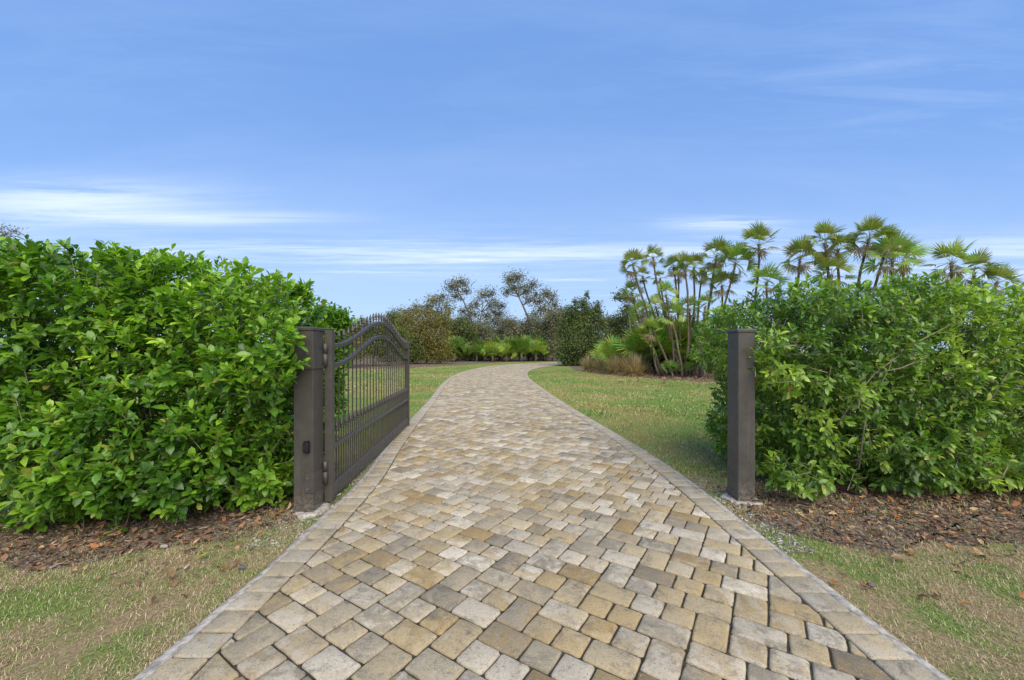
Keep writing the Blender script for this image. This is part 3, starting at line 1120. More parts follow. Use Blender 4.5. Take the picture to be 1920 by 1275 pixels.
    for i in range(branch_n):
        lo, hi, rad = boxes[0]
        x = lo[0] + 0.4 + (hi[0] - lo[0] - 0.8) * (i + 0.5) / branch_n
        y = (lo[1] + hi[1]) / 2 + rr.uniform(-0.35, 0.25)
        b = MB()
        for s in range(5):
            a = rr.uniform(0, 6.28); out = rr.uniform(0.15, 0.75)
            top = Vector((x + math.cos(a) * out, y + math.sin(a) * out * 0.8, hi[2] * rr.uniform(0.55, 0.92)))
            m_ = Vector((x + math.cos(a) * out * 0.4, y + math.sin(a) * out * 0.3, top.z * 0.45))
            q0 = Vector((x + rr.uniform(-0.05, 0.05), y + rr.uniform(-0.05, 0.05), -0.02))
            pts = [q0, q0.lerp(m_, 0.5) + Vector((rr.uniform(-.03, .03), rr.uniform(-.03, .03), 0)), m_, m_.lerp(top, 0.55) + Vector((rr.uniform(-.05, .05), rr.uniform(-.05, .05), 0)), top]
            b.tube([p_ - Vector(org) for p_ in pts], [0.022, 0.018, 0.014, 0.009, 0.004], 6)
        b.build('stem', M['bark'], t, True)
    return t


GREEN_L = [(0.048, 0.121, 0.012), (0.093, 0.212, 0.019), (0.151, 0.303, 0.024), (0.235, 0.409, 0.036), (0.345, 0.516, 0.055)]
GREEN_R = [(0.06, 0.125, 0.02), (0.106, 0.211, 0.028), (0.177, 0.302, 0.04), (0.28, 0.414, 0.054), (0.42, 0.546, 0.082)]
hedge_l = hedge('tall glossy bright green hedge beside the open gate', [((-8.6, 3.25, 0.02), (-3.05, 5.0, 2.52), 0.48), ((-4.0, 3.28, 0.02), (-2.07, 4.9, 2.30), 0.5), ((-4.5, 2.98, 0.04), (-2.28, 4.4, 1.25), 0.5), ((-2.6, 3.22, 0.95), (-1.95, 3.64, 1.72), 0.15)],
                11, (0.122, 0.056, 1.35), GREEN_L, 760, 0.55, 300, 7, (-6.2, 0))
hedge_r = hedge('dark green hedge with drooping leaves and bare twigs behind the lone post', [((2.72, 3.70, 0.02), (8.8, 5.9, 2.22), 0.5), ((2.40, 3.95, 1.15), (3.5, 5.5, 2.0), 0.40), ((2.40, 4.15, 0.42), (3.1, 4.9, 0.95), 0.22), ((2.34, 3.62, 1.12), (3.0, 4.0, 1.78), 0.14), ((2.44, 3.60, 0.08), (3.1, 4.0, 0.50), 0.14)],
                23, (0.108, 0.042, 1.2), GREEN_R, 780, 0.35, 300, 7, (0, 6.4), droop=0.35)
# pale bare branches showing in the lone-post hedge
for pts in ([(1568, 800, 3.75), (1600, 750, 3.66), (1640, 700, 3.62), (1722, 640, 3.6), (1800, 600, 3.7)], [(1640, 700, 3.63), (1690, 690, 3.6), (1740, 668, 3.64)],
            [(1610, 880, 3.7), (1625, 770, 3.66), (1668, 690, 3.62), (1690, 610, 3.7)], [(1850, 760, 3.65), (1890, 700, 3.6), (1915, 640, 3.65)], [(1830, 905, 3.7), (1880, 895, 3.55), (1900, 850, 3.6)]):
    b = MB(); b.tube([at(p[0], p[1], p[2] + 0.10) - hedge_r.location for p in pts], [0.0085 - 0.006 * i / (len(pts) - 1) for i in range(len(pts))], 6)
    b.build('branch', M['twig'], hedge_r, True)


# ------------------------------------------------------------------ generic trees and shrubs
def leafy(points, dirs, size, cols, r, aspect=0.5):
    tm = (np.array([(0, 0, 0), (aspect / 2, 0.5, 0.08), (0, 1.0, -0.1), (-aspect / 2, 0.5, 0.08)]), np.array([(0, 1, 2, 3)]), np.zeros(4))
    n = len(points)
    up = r.normal(0, 1, (n, 3)); up[:, 2] = np.abs(up[:, 2]) + 0.3
    return scatter_leaves(tm, points, dirs, up, size, cols)


LEAF_X = 3.2


def tree(name, label, cat, base, trunk, blobs, leaf_n, leaf_s, palette, seed, group=None, bark='bark', r0=0.12, gap=0.35, twig_n=34, rough=0.35, lx=None):
    """trunk: points from the base up; blobs: (centre, radii) crown masses reached by limbs; coordinates relative to base"""
    r = np.random.default_rng(seed); rr = random.Random(seed)
    t = thing(name, label, cat, base, 0, group)
    b = MB()
    k = len(trunk)
    b.tube([Vector(p) for p in trunk], [r0 * (1 - 0.65 * i / (k - 1)) for i in range(k)], 7)
    b.build('trunk', M[bark], t, True)
    tp = [Vector(p) for p in trunk]
    bb = MB()
    P, D, S, C = [], [], [], []
    pal = np.array(palette)
    tot = sum(bl[1][0] * bl[1][1] * bl[1][2] for bl in blobs) or 1
    for (c, rad) in blobs:
        c = Vector(c)
        # limb from the nearest point of the trunk below the blob
        src = min(tp[max(1, k // 3):], key=lambda q: (q - c).length + (3 if q.z > c.z else 0))
        mid = src.lerp(c, 0.5) + Vector((rr.uniform(-.1, .1), rr.uniform(-.1, .1), -0.08)) * (c - src).length
        bb.tube([src, mid, c], [r0 * 0.42, r0 * 0.28, r0 * 0.15], 5)
        nl = max(20, int((lx or LEAF_X) * leaf_n * rad[0] * rad[1] * rad[2] / tot))
        tips = []
        for q in range(twig_n):
            v = Vector((rr.gauss(0, 1), rr.gauss(0, 1), rr.gauss(0, 1))).normalized()
            e = rr.uniform(0.55, 1.08)
            tip = c + Vector((v.x * rad[0], v.y * rad[1], v.z * rad[2])) * e
            m = c.lerp(tip, 0.5) + Vector((rr.uniform(-.12, .12), rr.uniform(-.12, .12), rr.uniform(-.12, .12))) * max(rad)
            bb.tube([c, m, tip], [r0 * 0.15, r0 * 0.10, r0 * 0.05], 3, False)
            tips += [tip, m.lerp(tip, 0.5)]
        T = np.array([tuple(q) for q in tips])
        sel = r.integers(0, len(T), nl)
        spread = np.array(rad) * gap
        p = T[sel] + r.normal(0, 1, (nl, 3)) * spread
        P.append(p); D.append(norm(r.normal(0, 1, (nl, 3)) + np.array((0, 0, 0.3)))); S.append(leaf_s * r.uniform(0.6, 1.3, nl))
        cl = r.random(len(T))
        sh = np.clip(cl[sel] * 0.7 + r.random(nl) * 0.3, 0, 0.999) * (len(pal) - 1)
        i0 = sh.astype(int)
        C.append(pal[i0] * (1 - (sh - i0))[:, None] + pal[np.minimum(i0 + 1, len(pal) - 1)] * (sh - i0)[:, None])
    P, D, S, C = (np.concatenate(q) for q in (P, D, S, C))
    ok = P[:, 2] + base[2] > 0.08
    P, D, S, C = P[ok], D[ok], S[ok], C[ok]
    v, f, c = leafy(P, D, S, C, r)
    bb.build('limbs', M[bark], t)
    tag(link('crown', fast_mesh('crown', v, f, c, smooth=False), M['far_leaf'], t), kind='stuff')
    return t


def px_tree(name, label, cat, Y, base_px, trunk_px, blobs_px, leaf_n, leaf_s, palette, seed, **kw):
    """crown masses and trunk given as pixels at a distance Y (px, py[, dy]) ; radii in pixels"""
    bx = (base_px - CX) / F * Y
    base = Vector((bx, Y, 0))
    rr = random.Random(seed + 99)
    tr = [Vector((0, 0, -0.1))] + [at(p[0], p[1], Y) - base for p in trunk_px]
    bl = []
    for q in blobs_px:
        c = at(q[0], q[1], Y) - base
        rx, rz = q[2] * Y / F, q[3] * Y / F
        ry = (rx + rz) * 0.5 if len(q) < 5 else q[4]
        c.y += rr.uniform(-0.3, 0.3) * ry
        bl.append((tuple(c), (rx, ry, rz)))
    return tree(name, label, cat, tuple(base), [tuple(p) for p in tr], bl, leaf_n, leaf_s, palette, seed, **kw)


SCRUB = [(0.093, 0.099, 0.064), (0.174, 0.178, 0.112), (0.267, 0.258, 0.16), (0.37, 0.328, 0.202)]
OLIVE = [(0.06, 0.082, 0.029), (0.124, 0.158, 0.05), (0.21, 0.242, 0.082), (0.32, 0.317, 0.134)]
AUTUMN = [(0.096, 0.109, 0.032), (0.191, 0.193, 0.047), (0.273, 0.242, 0.056), (0.246, 0.177, 0.07), (0.164, 0.226, 0.047)]
DARK = [(0.045, 0.075, 0.025), (0.095, 0.137, 0.043), (0.164, 0.211, 0.068), (0.277, 0.288, 0.118)]

# tall thin scrub oaks against the sky
SG = 'thin scrub oaks standing against the sky'
px_tree('scrub_oak', 'thin leaning scrub oak with a small tufted crown above the thicket', 'tree', 62, 893, [(890, 620), (880, 590), (868, 562), (857, 545)],
        [(848, 538, 13, 9), (864, 530, 14, 8), (856, 556, 11, 8), (874, 545, 9, 7), (884, 575, 9, 6)], 1500, 0.30, SCRUB, 31, group=SG, r0=0.22, lx=1.15, gap=0.55, twig_n=40)
px_tree('scrub_oak', 'forked scrub oak of middle height between the two tallest thin ones', 'tree', 60, 905, [(903, 625), (900, 600), (903, 585)],
        [(893, 570, 8, 9), (906, 553, 11, 9), (921, 549, 9, 8), (918, 572, 10, 9), (890, 590, 9, 7), (912, 592, 10, 8)], 1500, 0.28, SCRUB, 32, group=SG, r0=0.2, lx=1.15, gap=0.55, twig_n=40)
px_tree('scrub_oak', 'tallest open-crowned scrub oak in the middle of the skyline', 'tree', 62, 1000, [(998, 625), (990, 595), (980, 572), (972, 556)],
        [(956, 524, 11, 10), (972, 520, 14, 9), (965, 540, 14, 9), (985, 545, 12, 9), (997, 534, 11, 8), (950, 548, 8, 7), (992, 562, 10, 8), (1005, 552, 7, 6)], 2300, 0.30, SCRUB, 33, group=SG, r0=0.26, lx=1.15, gap=0.55, twig_n=40)
px_tree('scrub_oak', 'scrub oak with dense rounded tufts just beside the tallest one', 'tree', 61, 1014, [(1014, 625), (1012, 600), (1016, 580)],
        [(1010, 565, 10, 8), (1024, 551, 12, 9), (1036, 560, 8, 8), (1020, 580, 14, 9), (1004, 590, 9, 8), (1034, 585, 9, 8)], 1900, 0.28, SCRUB, 34, group=SG, r0=0.2, lx=1.15, gap=0.55, twig_n=40)
px_tree('scrub_oak', 'low spreading scrub oak with a feathery crown nearest the gate top', 'tree', 56, 825, [(826, 630), (824, 605), (820, 585)],
        [(815, 563, 13, 9), (830, 557, 8, 7), (800, 575, 12, 8), (836, 575, 11, 9), (785, 585, 14, 8), (815, 588, 16, 9), (765, 588, 12, 6)], 2400, 0.27, SCRUB, 35, group=SG, r0=0.2, lx=1.15, gap=0.55, twig_n=40)

for lab, Y, bpx, tr, bl, sd_ in (
        ('sparse grey scrub oak, nearly bare, between the forked and the tallest oak', 64, 938, [(937, 620), (934, 595), (936, 580)], [(930, 568, 10, 9), (942, 574, 10, 9), (936, 588, 14, 9), (925, 585, 9, 8)], 36),
        ('sparse grey scrub oak, nearly bare, beside the big dark shrub', 63, 1046, [(1045, 620), (1043, 595), (1042, 580)], [(1040, 572, 10, 8), (1050, 582, 10, 9), (1036, 588, 10, 8), (1052, 598, 10, 8)], 37),
        ('sparse grey scrub oak, nearly bare, under the leaning oak', 65, 872, [(872, 625), (874, 605), (876, 592)], [(868, 584, 10, 8), (882, 588, 10, 8), (874, 600, 14, 9)], 38),
        ('sparse grey scrub oak, nearly bare, nearest the gate', 58, 772, [(772, 625), (770, 605), (768, 595)], [(758, 584, 13, 7), (776, 582, 13, 7), (745, 592, 12, 7), (768, 596, 16, 8)], 39)):
    px_tree('scrub_oak', lab, 'tree', Y, bpx, tr, bl, 1300, 0.24, SCRUB, sd_, group=SG, r0=0.24, lx=0.75, gap=0.5, twig_n=60)

# grey-green thicket under them
TG = 'grey scrub bushes of the far thicket'
thick = [('olive grey scrub bush under the leaning thin oak', 858, 55, 30, 34, OLIVE), ('grey scrub bush under the forked oak', 898, 58, 30, 32, SCRUB),
         ('pale grey twiggy scrub bush in the middle of the thicket', 935, 60, 27, 27, SCRUB), ('brownish grey scrub bush under the tallest oak', 975, 58, 30, 33, SCRUB),
         ('mottled grey scrub bush next to the big dark shrub', 1018, 56, 30, 38, SCRUB), ('shaded grey scrub bush partly behind the big dark shrub', 1052, 55, 28, 40, SCRUB),
         ('low olive scrub bush at the gate end of the thicket', 742, 52, 26, 38, OLIVE)]
for i, (lab, px, Y, rx, rz, pal) in enumerate(thick):
    yb = HY + F * H / Y
    rz *= 1.22; rx *= 1.15
    c = yb - rz
    rr = random.Random(i + 50)
    bl = [(px + rr.uniform(-.75, .75) * rx, c - rz * 0.05 + rr.uniform(-.72, .75) * rz, rx * rr.uniform(.30, .48), rz * rr.uniform(.20, .36)) for _ in range(16)]
    px_tree('scrub_bush', lab, 'bush', Y, px, [(px + 2, c + rz * .3), (px - 2, c - rz * .2)], bl, 4200, 0.24, pal, 60 + i, group=TG, r0=0.14, twig_n=22)

for i, (lab, px, rz) in enumerate((('pale grey thicket bush at the back, behind the yellow shrub', 790, 40), ('pale grey thicket bush at the back, behind the leaning oak', 850, 42), ('pale grey thicket bush at the back, behind the forked oak', 908, 42),
                                 ('pale grey thicket bush at the back, between the forked and the tallest oak', 958, 40), ('pale grey thicket bush at the back, behind the tufted oak', 1010, 43), ('pale grey thicket bush at the back, behind the big dark shrub', 1070, 48),
                                 ('pale grey thicket bush at the back, in the gap next to the palm clump', 1140, 52), ('pale grey thicket bush at the back, behind the first palm trunks', 1215, 50))):
    Y = 66 + (i % 3)
    yb = HY + F * H / Y; c = yb - rz; rx = 42
    rr = random.Random(i + 250)
    bl = [(px + rr.uniform(-.75, .75) * rx, c + rr.uniform(-.78, .85) * rz, rx * rr.uniform(.28, .42), rz * rr.uniform(.18, .30)) for _ in range(18)]
    px_tree('scrub_bush', lab, 'bush', Y, px, [(px + 2, c + rz * .3), (px - 2, c - rz * .2)], bl, 2600, 0.26, SCRUB, 260 + i, group=TG, r0=0.16, twig_n=26, gap=0.42)

# yellow-brown shrubs behind the gate
px_tree('autumn_shrub', 'tall yellow and brown shrub rising just behind the far end of the gate', 'shrub', 44, 800, [(800, 650), (802, 620)],
        [(790, 605, 18, 16), (815, 610, 18, 16), (802, 588, 12, 9), (780, 574, 7, 8), (812, 567, 7, 9), (842, 586, 7, 9), (775, 625, 18, 16), (825, 635, 18, 18), (800, 640, 24, 18), (785, 660, 18, 14), (835, 600, 12, 12), (760, 600, 14, 10), (770, 665, 24, 12), (810, 665, 24, 12), (830, 660, 16, 14)], 5200, 0.20, AUTUMN, 81, r0=0.12, gap=0.5)
px_tree('shrub', 'dark green shrub at the foot of the yellow shrub behind the gate', 'shrub', 43, 775, [(775, 665), (776, 650)],
        [(770, 645, 12, 14), (782, 660, 12, 12), (768, 668, 12, 10), (783, 637, 8, 8)], 1700, 0.20, DARK + [(0.13, 0.2, 0.03)], 82, r0=0.1)
px_tree('shrub', 'yellowish green shrub seen through the top of the gate', 'shrub', 38, 700, [(700, 660), (702, 640)],
        [(690, 625, 20, 18), (720, 628, 20, 18), (745, 630, 16, 16), (670, 640, 20, 20), (705, 652, 26, 18), (735, 660, 20, 16), (655, 615, 16, 14), (680, 605, 12, 8)], 5200, 0.18, [(0.05, 0.075, 0.015), (0.10, 0.14, 0.025), (0.16, 0.19, 0.035), (0.2, 0.18, 0.05)], 83, r0=0.1)
px_tree('shrub', 'brown leafed shrub seen low through the gate pickets', 'shrub', 34, 640, [(640, 670), (642, 650)],
        [(625, 640, 24, 20), (660, 655, 22, 18), (600, 645, 24, 22), (640, 668, 24, 14)], 3600, 0.17, AUTUMN[:4] + [(0.06, 0.09, 0.02)], 84, r0=0.1)
# glossy shrub between the hedge and the gate top
px_tree('shrub', 'green leafy shrub peeping out between the hedge and the gate', 'shrub', 7.6, 618, [(618, 700), (620, 640)],
        [(600, 610, 26, 28), (625, 605, 20, 24), (645, 600, 9, 13), (615, 640, 24, 34), (600, 690, 30, 40), (630, 660, 12, 30), (610, 740, 20, 40)], 5200, 0.11, GREEN_L[:4], 85, r0=0.05, gap=0.3)

# big dark shrub by the bend
px_tree('big_shrub', 'large dark green shrub with a feathery top where the driveway bends away', 'shrub', 38.5, 1092, [(1092, 660), (1090, 630), (1088, 600)],
        [(1075, 640, 26, 26), (1108, 640, 28, 28), (1090, 605, 30, 22), (1070, 665, 22, 18), (1112, 668, 24, 18), (1092, 670, 26, 16), (1072, 588, 16, 14), (1110, 590, 18, 14), (1095, 570, 12, 12), (1101, 552, 5, 8), (1078, 568, 6, 8), (1122, 572, 7, 8), (1128, 610, 12, 12), (1056, 615, 10, 12), (1090, 680, 34, 8)],
        11500, 0.20, DARK, 91, r0=0.2, gap=0.28)
px_tree('scrub_bush', 'pale olive bush between the big dark shrub and the palm clump', 'bush', 42, 1165, [(1165, 650), (1163, 620)],
        [(1150, 610, 18, 16), (1175, 605, 18, 16), (1165, 635, 24, 18), (1145, 640, 18, 16), (1190, 630, 18, 18), (1160, 660, 26, 14)], 3800, 0.22, OLIVE, 92, r0=0.15)
px_tree('scrub_bush', 'dark sprig-topped small tree just behind the first palm trunks', 'tree', 40, 1185, [(1184, 640), (1180, 600), (1176, 575)],
        [(1170, 553, 13, 6), (1182, 562, 12, 6), (1160, 560, 9, 5), (1178, 582, 13, 8)], 900, 0.22, DARK, 93, r0=0.12, lx=1.3, gap=0.5)
# tree tip over the bright hedge, at the picture's edge
px_tree('scrub_oak', 'twiggy tree top showing over the bright hedge at the picture edge', 'tree', 14, -10, [(-8, 560), (0, 480), (8, 450)],
        [(8, 440, 16, 12), (25, 432, 12, 8), (-10, 430, 18, 14), (18, 455, 14, 8), (-5, 465, 20, 12)], 700, 0.07, SCRUB + OLIVE[:2], 94, r0=0.04, lx=1.0, gap=0.5)
# more of the same scrub on both sides, mostly hidden by the hedges
for i, (lab, px, Y, rx, rz) in enumerate((('olive bush far behind the bright hedge, next to the gate', 560, 40, 46, 46), ('olive bush far behind the middle of the bright hedge', 380, 38, 60, 50),
                                          ('olive bush behind the palm clump trunks', 1255, 46, 40, 40), ('olive bush behind the palms next to the dark hedge', 1330, 44, 44, 44), ('olive bush deep behind the dark hedge', 1480, 44, 60, 44))):
    yb = HY + F * H / Y; c = yb - rz
    rr = random.Random(i + 150)
    bl = [(px + rr.uniform(-.6, .6) * rx, c + rr.uniform(-.7, .8) * rz, rx * rr.uniform(.3, .5), rz * rr.uniform(.25, .4)) for _ in range(9)]
    px_tree('scrub_bush', lab, 'bush', Y, px, [(px, c + rz * .3), (px, c - rz * .2)], bl, 2600, 0.24, OLIVE, 160 + i, r0=0.12, twig_n=14)


# ------------------------------------------------------------------ fan palms and palmettos
def frond_mesh(seed, pet, rad, nseg, spread, droop, colA, colB, wid=0.062, stem=True):
    """fan leaf: petiole along +y, then folded segments radiating from the hub"""
    r = random.Random(seed)
    V, Fc, C = [], [], []
    # petiole, sagging a little
    for i in range(3):
        t = i / 2
        y, z = pet * t, -0.10 * pet * t * t
        for a in (0, 2.1, 4.2):
            V.append((0.010 * (1 - .4 * t) * math.cos(a), y, z + 0.010 * (1 - .4 * t) * math.sin(a))); C.append((*[c * 1.15 for c in colA], 0))
    for i in range(2):
        for k in range(3):
            Fc.append((i * 3 + k, i * 3 + (k + 1) % 3, (i + 1) * 3 + (k + 1) % 3, (i + 1) * 3 + k))
    hy, hz = pet, -0.10 * pet
    for s in range(nseg):
        a = (s / (nseg - 1) - 0.5) * spread + r.uniform(-.05, .05)
        L = rad * (1 - 0.28 * abs(a) / (spread / 2)) * r.uniform(0.88, 1.08)
        dx, dy = math.sin(a), math.cos(a)
        nx, ny = math.cos(a), -math.sin(a)
        dr = droop * r.uniform(0.5, 1.4)
        b0 = len(V)
        cc = [colA[q] * (1 - .5 * r.random()) + colB[q] * 0.5 * r.random() + colB[q] * 0.2 for q in range(3)]
        for (f, ww) in ((0.03, 0.12), (0.50, 1.0), (0.80, 0.62), (1.0, 0.05)):
            z = hz - dr * L * f * f + 0.10 * f * (1 - f)
            for sg, up in ((-1, 0.0), (0, -0.4), (1, 0.0)):
                V.append((dx * L * f + nx * sg * wid * ww / 2, hy + dy * L * f + ny * sg * wid * ww / 2, z + up * wid * ww * 0.5)); C.append((*[c * (1.0 if f < .9 else 1.15) for c in cc], 0))
        for i in range(3):
            for k in range(2):
                q = b0 + i * 3 + k
                Fc.append((q, q + 1, q + 4, q + 3))
    return fast_mesh('frond', np.array(V), np.array(Fc), np.array(C))


GP = ((0.17, 0.215, 0.045), (0.29, 0.32, 0.085))
PALM_FRONDS = [frond_mesh(200 + i, 0.62, 0.74, 18, R(175), 0.08 + 0.12 * (i % 3), *GP, wid=0.060) for i in range(5)]
PALM_LIME = [frond_mesh(210 + i, 0.64, 0.76, 18, R(175), 0.14, (0.20, 0.27, 0.045), (0.34, 0.40, 0.09)) for i in range(3)]
DEAD_FRONDS = [frond_mesh(220 + i, 0.50, 0.66, 14, R(150), 0.75, (0.24, 0.17, 0.085), (0.30, 0.22, 0.12), wid=0.045) for i in range(3)]
PALMETTO = [frond_mesh(230 + i, 0.75, 0.62, 16, R(200), 0.22, (0.095, 0.175, 0.03), (0.20, 0.29, 0.055), wid=0.07) for i in range(4)]
PALMETTO_Y = [frond_mesh(240 + i, 0.75, 0.62, 16, R(200), 0.22, (0.19, 0.28, 0.04), (0.32, 0.40, 0.07), wid=0.07) for i in range(3)]


def put_fronds(t, top, axis, n, meshes, r, scale, elev=(88, -45), dead=0, name='frond'):
    az0 = r.uniform(0, 6.28)
    for i in range(n + dead):
        isd = i >= n
        f = (i + 0.5) / n if not isd else 1.1
        el = R(elev[0] + (elev[1] - elev[0]) * f + r.uniform(-10, 10)) if not isd else R(r.uniform(-75, -45))
        a = az0 + i * 2.4 + r.uniform(-.3, .3)
        d = Vector((math.cos(a) * math.cos(el), math.sin(a) * math.cos(el), math.sin(el)))
        d = (d + Vector(axis) * 0.25).normalized()
        up = Vector((0, 0, 1)) if abs(d.z) < 0.95 else Vector((-math.cos(a), -math.sin(a), 0))
        s = d.cross(up).normalized(); nn = s.cross(d)
        ro = r.uniform(-0.9, 0.9)                                    # fans hang twisted on their stalks
        s, nn = s * math.cos(ro) + nn * math.sin(ro), nn * math.cos(ro) - s * math.sin(ro)
        m = Matrix((s, d, nn)).transposed() * (scale * r.uniform(0.82, 1.12))
        me = r.choice(DEAD_FRONDS if isd else meshes)
        o = link('dead_frond' if isd else name, me, M['frond'], t)
        o.matrix_local = Matrix.Translation(Vector(top)) @ m.to_4x4()


def palm(label, crown, base, Y, seed, scale=1.0, n=15, dead=2, bend=0.0, meshes=None, group='slender fan palms'):
    r = random.Random(seed)
    b0 = Vector(((base - CX) / F * Y, Y, 0))
    top = at(crown[0], crown[1], Y) - b0
    t = thing('fan_palm', label, 'palm tree', b0, 0, group)
    pts = []
    k = 9
    side = Vector((bend, r.uniform(-.2, .2), 0))
    for i in range(k + 1):
        f = i / k
        p = Vector((top.x * (f ** 0.9 if f > 0 else 0), top.y, top.z * f)) + side * math.sin(math.pi * f)
        p.y += 0.25 * math.sin(f * 2.5 + seed)
        p.x += 0.025 * math.sin(f * 14 + seed)
        pts.append(p)
    pts[0].z = -0.1
    b = MB()
    b.tube(pts, [0.062 * (1.1 - 0.35 * i / k) * (1 + 0.12 * (i % 2)) for i in range(k + 1)], 8)
    tr = b.build('trunk', M['palmbark'], t, True)
    # old leaf bases under the crown
    b = MB()
    ax = (pts[-1] - pts[-2]).normalized()
    for i in range(16):
        a = i * 2.4; q = pts[-1] - ax * (0.05 + 0.035 * i)
        d = Vector((math.cos(a), math.sin(a), 0.9)).normalized()
        b.tube([q, q + d * 0.16], [0.022, 0.008], 4)
    b.build('leaf_bases', M['palmbark'], tr)
    put_fronds(t, pts[-1], ax, n, meshes or PALM_FRONDS, r, scale, dead=dead)
    return t


# the clump beside the lawn: leaning trunks that rise from one root
PALMS = [
    ('fan palm with the outermost leaning trunk of the clump, nearest the big dark shrub', (1189, 487), 1262, 22.6, 0.90, 15, -0.15),
    ('fan palm whose crown tops the clump end nearest the bend', (1227, 472), 1278, 22.9, 0.80, 14, -0.10),
    ('short fan palm with a low crown in front of the outermost trunk', (1184, 540), 1248, 23.6, 0.72, 13, -0.05),
    ('short fan palm with a low crown in the heart of the clump', (1246, 545), 1272, 22.2, 0.85, 15, 0.0),
    ('upright fan palm, third tall crown of the clump counted from the bend', (1260, 494), 1282, 23.2, 0.78, 14, -0.05),
    ('upright fan palm with a drooping crown in the middle of the clump', (1283, 492), 1284, 22.4, 0.80, 14, 0.05),
    ('upright fan palm just past the middle of the clump', (1304, 491), 1288, 23.8, 0.80, 14, 0.05),
    ('thin fan palm with a ragged brownish crown beside the middle trunks', (1320, 508), 1296, 24.2, 0.70, 12, 0.0),
    ('fan palm leaning outward over the end of the dark hedge', (1345, 470), 1298, 22.0, 1.0, 16, 0.10),
    ('fan palm with a full hanging crown above the hedge end', (1376, 487), 1312, 21.4, 1.0, 17, 0.10),
    ('fan palm with a curved trunk standing tall and alone above the hedge end', (1418, 452), 1392, 20.8, 0.95, 15, 0.18),
    ('small fan palm with its crown low behind the lone post', (1352, 528), 1345, 21.8, 0.8, 13, 0.0),
    ('fan palm crown half sunk behind the hedge next to the curved trunk', (1440, 520), 1430, 20.0, 0.85, 14, 0.0),
    ('slim fan palm squeezed between the two crowns nearest the bend', (1207, 508), 1268, 23.9, 0.7, 12, -0.08),
    ('slim short fan palm under the third tall crown of the clump', (1239, 512), 1276, 24.3, 0.65, 12, -0.05),
    ('slim fan palm just behind the drooping middle crown', (1271, 508), 1283, 24.6, 0.7, 12, 0.0),
    ('slim fan palm behind the leaning trunk at the hedge end', (1334, 505), 1302, 23.4, 0.75, 13, 0.05),
    ('low young fan palm crown beside the outermost leaning trunk', (1203, 578), 1244, 23.0, 0.75, 14, -0.05),
    ('low young fan palm crown below the crowns nearest the bend', (1230, 566), 1262, 24.0, 0.75, 14, 0.0),
    ('low young fan palm crown in front of the upright trunks', (1262, 584), 1276, 21.9, 0.8, 14, 0.0),
    ('low young fan palm crown between the upright trunks and the hedge', (1296, 570), 1296, 22.8, 0.8, 14, 0.0),
    ('low young fan palm crown touching the end of the dark hedge', (1322, 566), 1316, 21.6, 0.8, 14, 0.0),
    ('lowest young fan palm crown among the lime palmettos', (1216, 612), 1240, 22.4, 0.7, 13, 0.0),
    ('fan palm with a spreading dull crown and leaning trunk above the hedge', (1494, 478), 1462, 19.0, 0.85, 14, 0.05),
    ('fan palm with the first of the tall twin crowns above the hedge', (1546, 447), 1552, 18.6, 0.85, 15, 0.0),
    ('fan palm with the second of the tall twin crowns above the hedge', (1577, 458), 1566, 18.9, 0.85, 14, 0.0),
    ('low fan palm whose crown sits on the hedge top under the twin crowns', (1566, 505), 1560, 18.0, 0.85, 13, 0.0),
    ('tallest fan palm above the hedge, with a brown dead tuft', (1632, 437), 1590, 18.2, 0.95, 17, 0.05),
    ('fan palm leaning beside the tallest one', (1656, 452), 1606, 18.9, 0.85, 13, 0.05),
    ('fan palm with a broad bright crown below the tallest one', (1664, 478), 1660, 17.6, 0.95, 16, 0.0),
    ('fan palm reaching sideways beyond the broad bright crown', (1690, 483), 1668, 18.4, 0.8, 12, 0.1),
    ('lone fan palm crown over the far stretch of the hedge', (1790, 482), 1792, 17.0, 0.95, 15, 0.0),
    ('low fan palm crown beside the lone one at the hedge top', (1838, 500), 1830, 17.4, 0.95, 14, 0.0),
    ('drooping fan palm crown sinking behind the last stretch of hedge', (1876, 520), 1870, 16.8, 0.8, 12, 0.0),
]
for i, (lab, crown, base, Y, sc, n, bend) in enumerate(PALMS):
    palm(lab, (crown[0], crown[1] + 9), base, Y, 300 + i, sc * random.Random(i).uniform(0.84, 1.0) * (0.9 if crown[0] < 1340 else 1.0), n + random.Random(i).randint(-2, 4), 6 if i == 27 else (4 if i % 3 else 2), bend, PALM_LIME if i in (3, 9, 29, 12, 31, 17, 18, 19, 20, 21, 22) else None, 'slender fan palms beside the lawn and behind the hedge')


def palmetto(label, px, Y, scale, n, seed, meshes, name='saw_palmetto', group='saw palmettos', elev=(85, 8)):
    r = random.Random(seed)
    b0 = Vector(((px - CX) / F * Y, Y, 0))
    t = thing(name, label, 'palmetto', b0, 0, group)
    b = MB(); b.tube([(0, 0, -0.05), (0.1, 0, 0.25 * scale), (0.05, 0.05, 0.5 * scale)], [0.10 * scale, 0.09 * scale, 0.06 * scale], 7)
    b.build('trunk', M['palmbark'], t, True)
    put_fronds(t, (0.05, 0.05, 0.42 * scale), (0, 0, 1), n, meshes, r, scale, elev=elev)
    return t


side = ['under the forked scrub oak', 'under the leaning scrub oak', 'under the tallest scrub oak', 'beside the big dark shrub', 'near the yellow shrub']


def near_side(px):
    return side[4] if px < 862 else side[1] if px < 885 else side[0] if px < 945 else side[2] if px < 1005 else side[3]


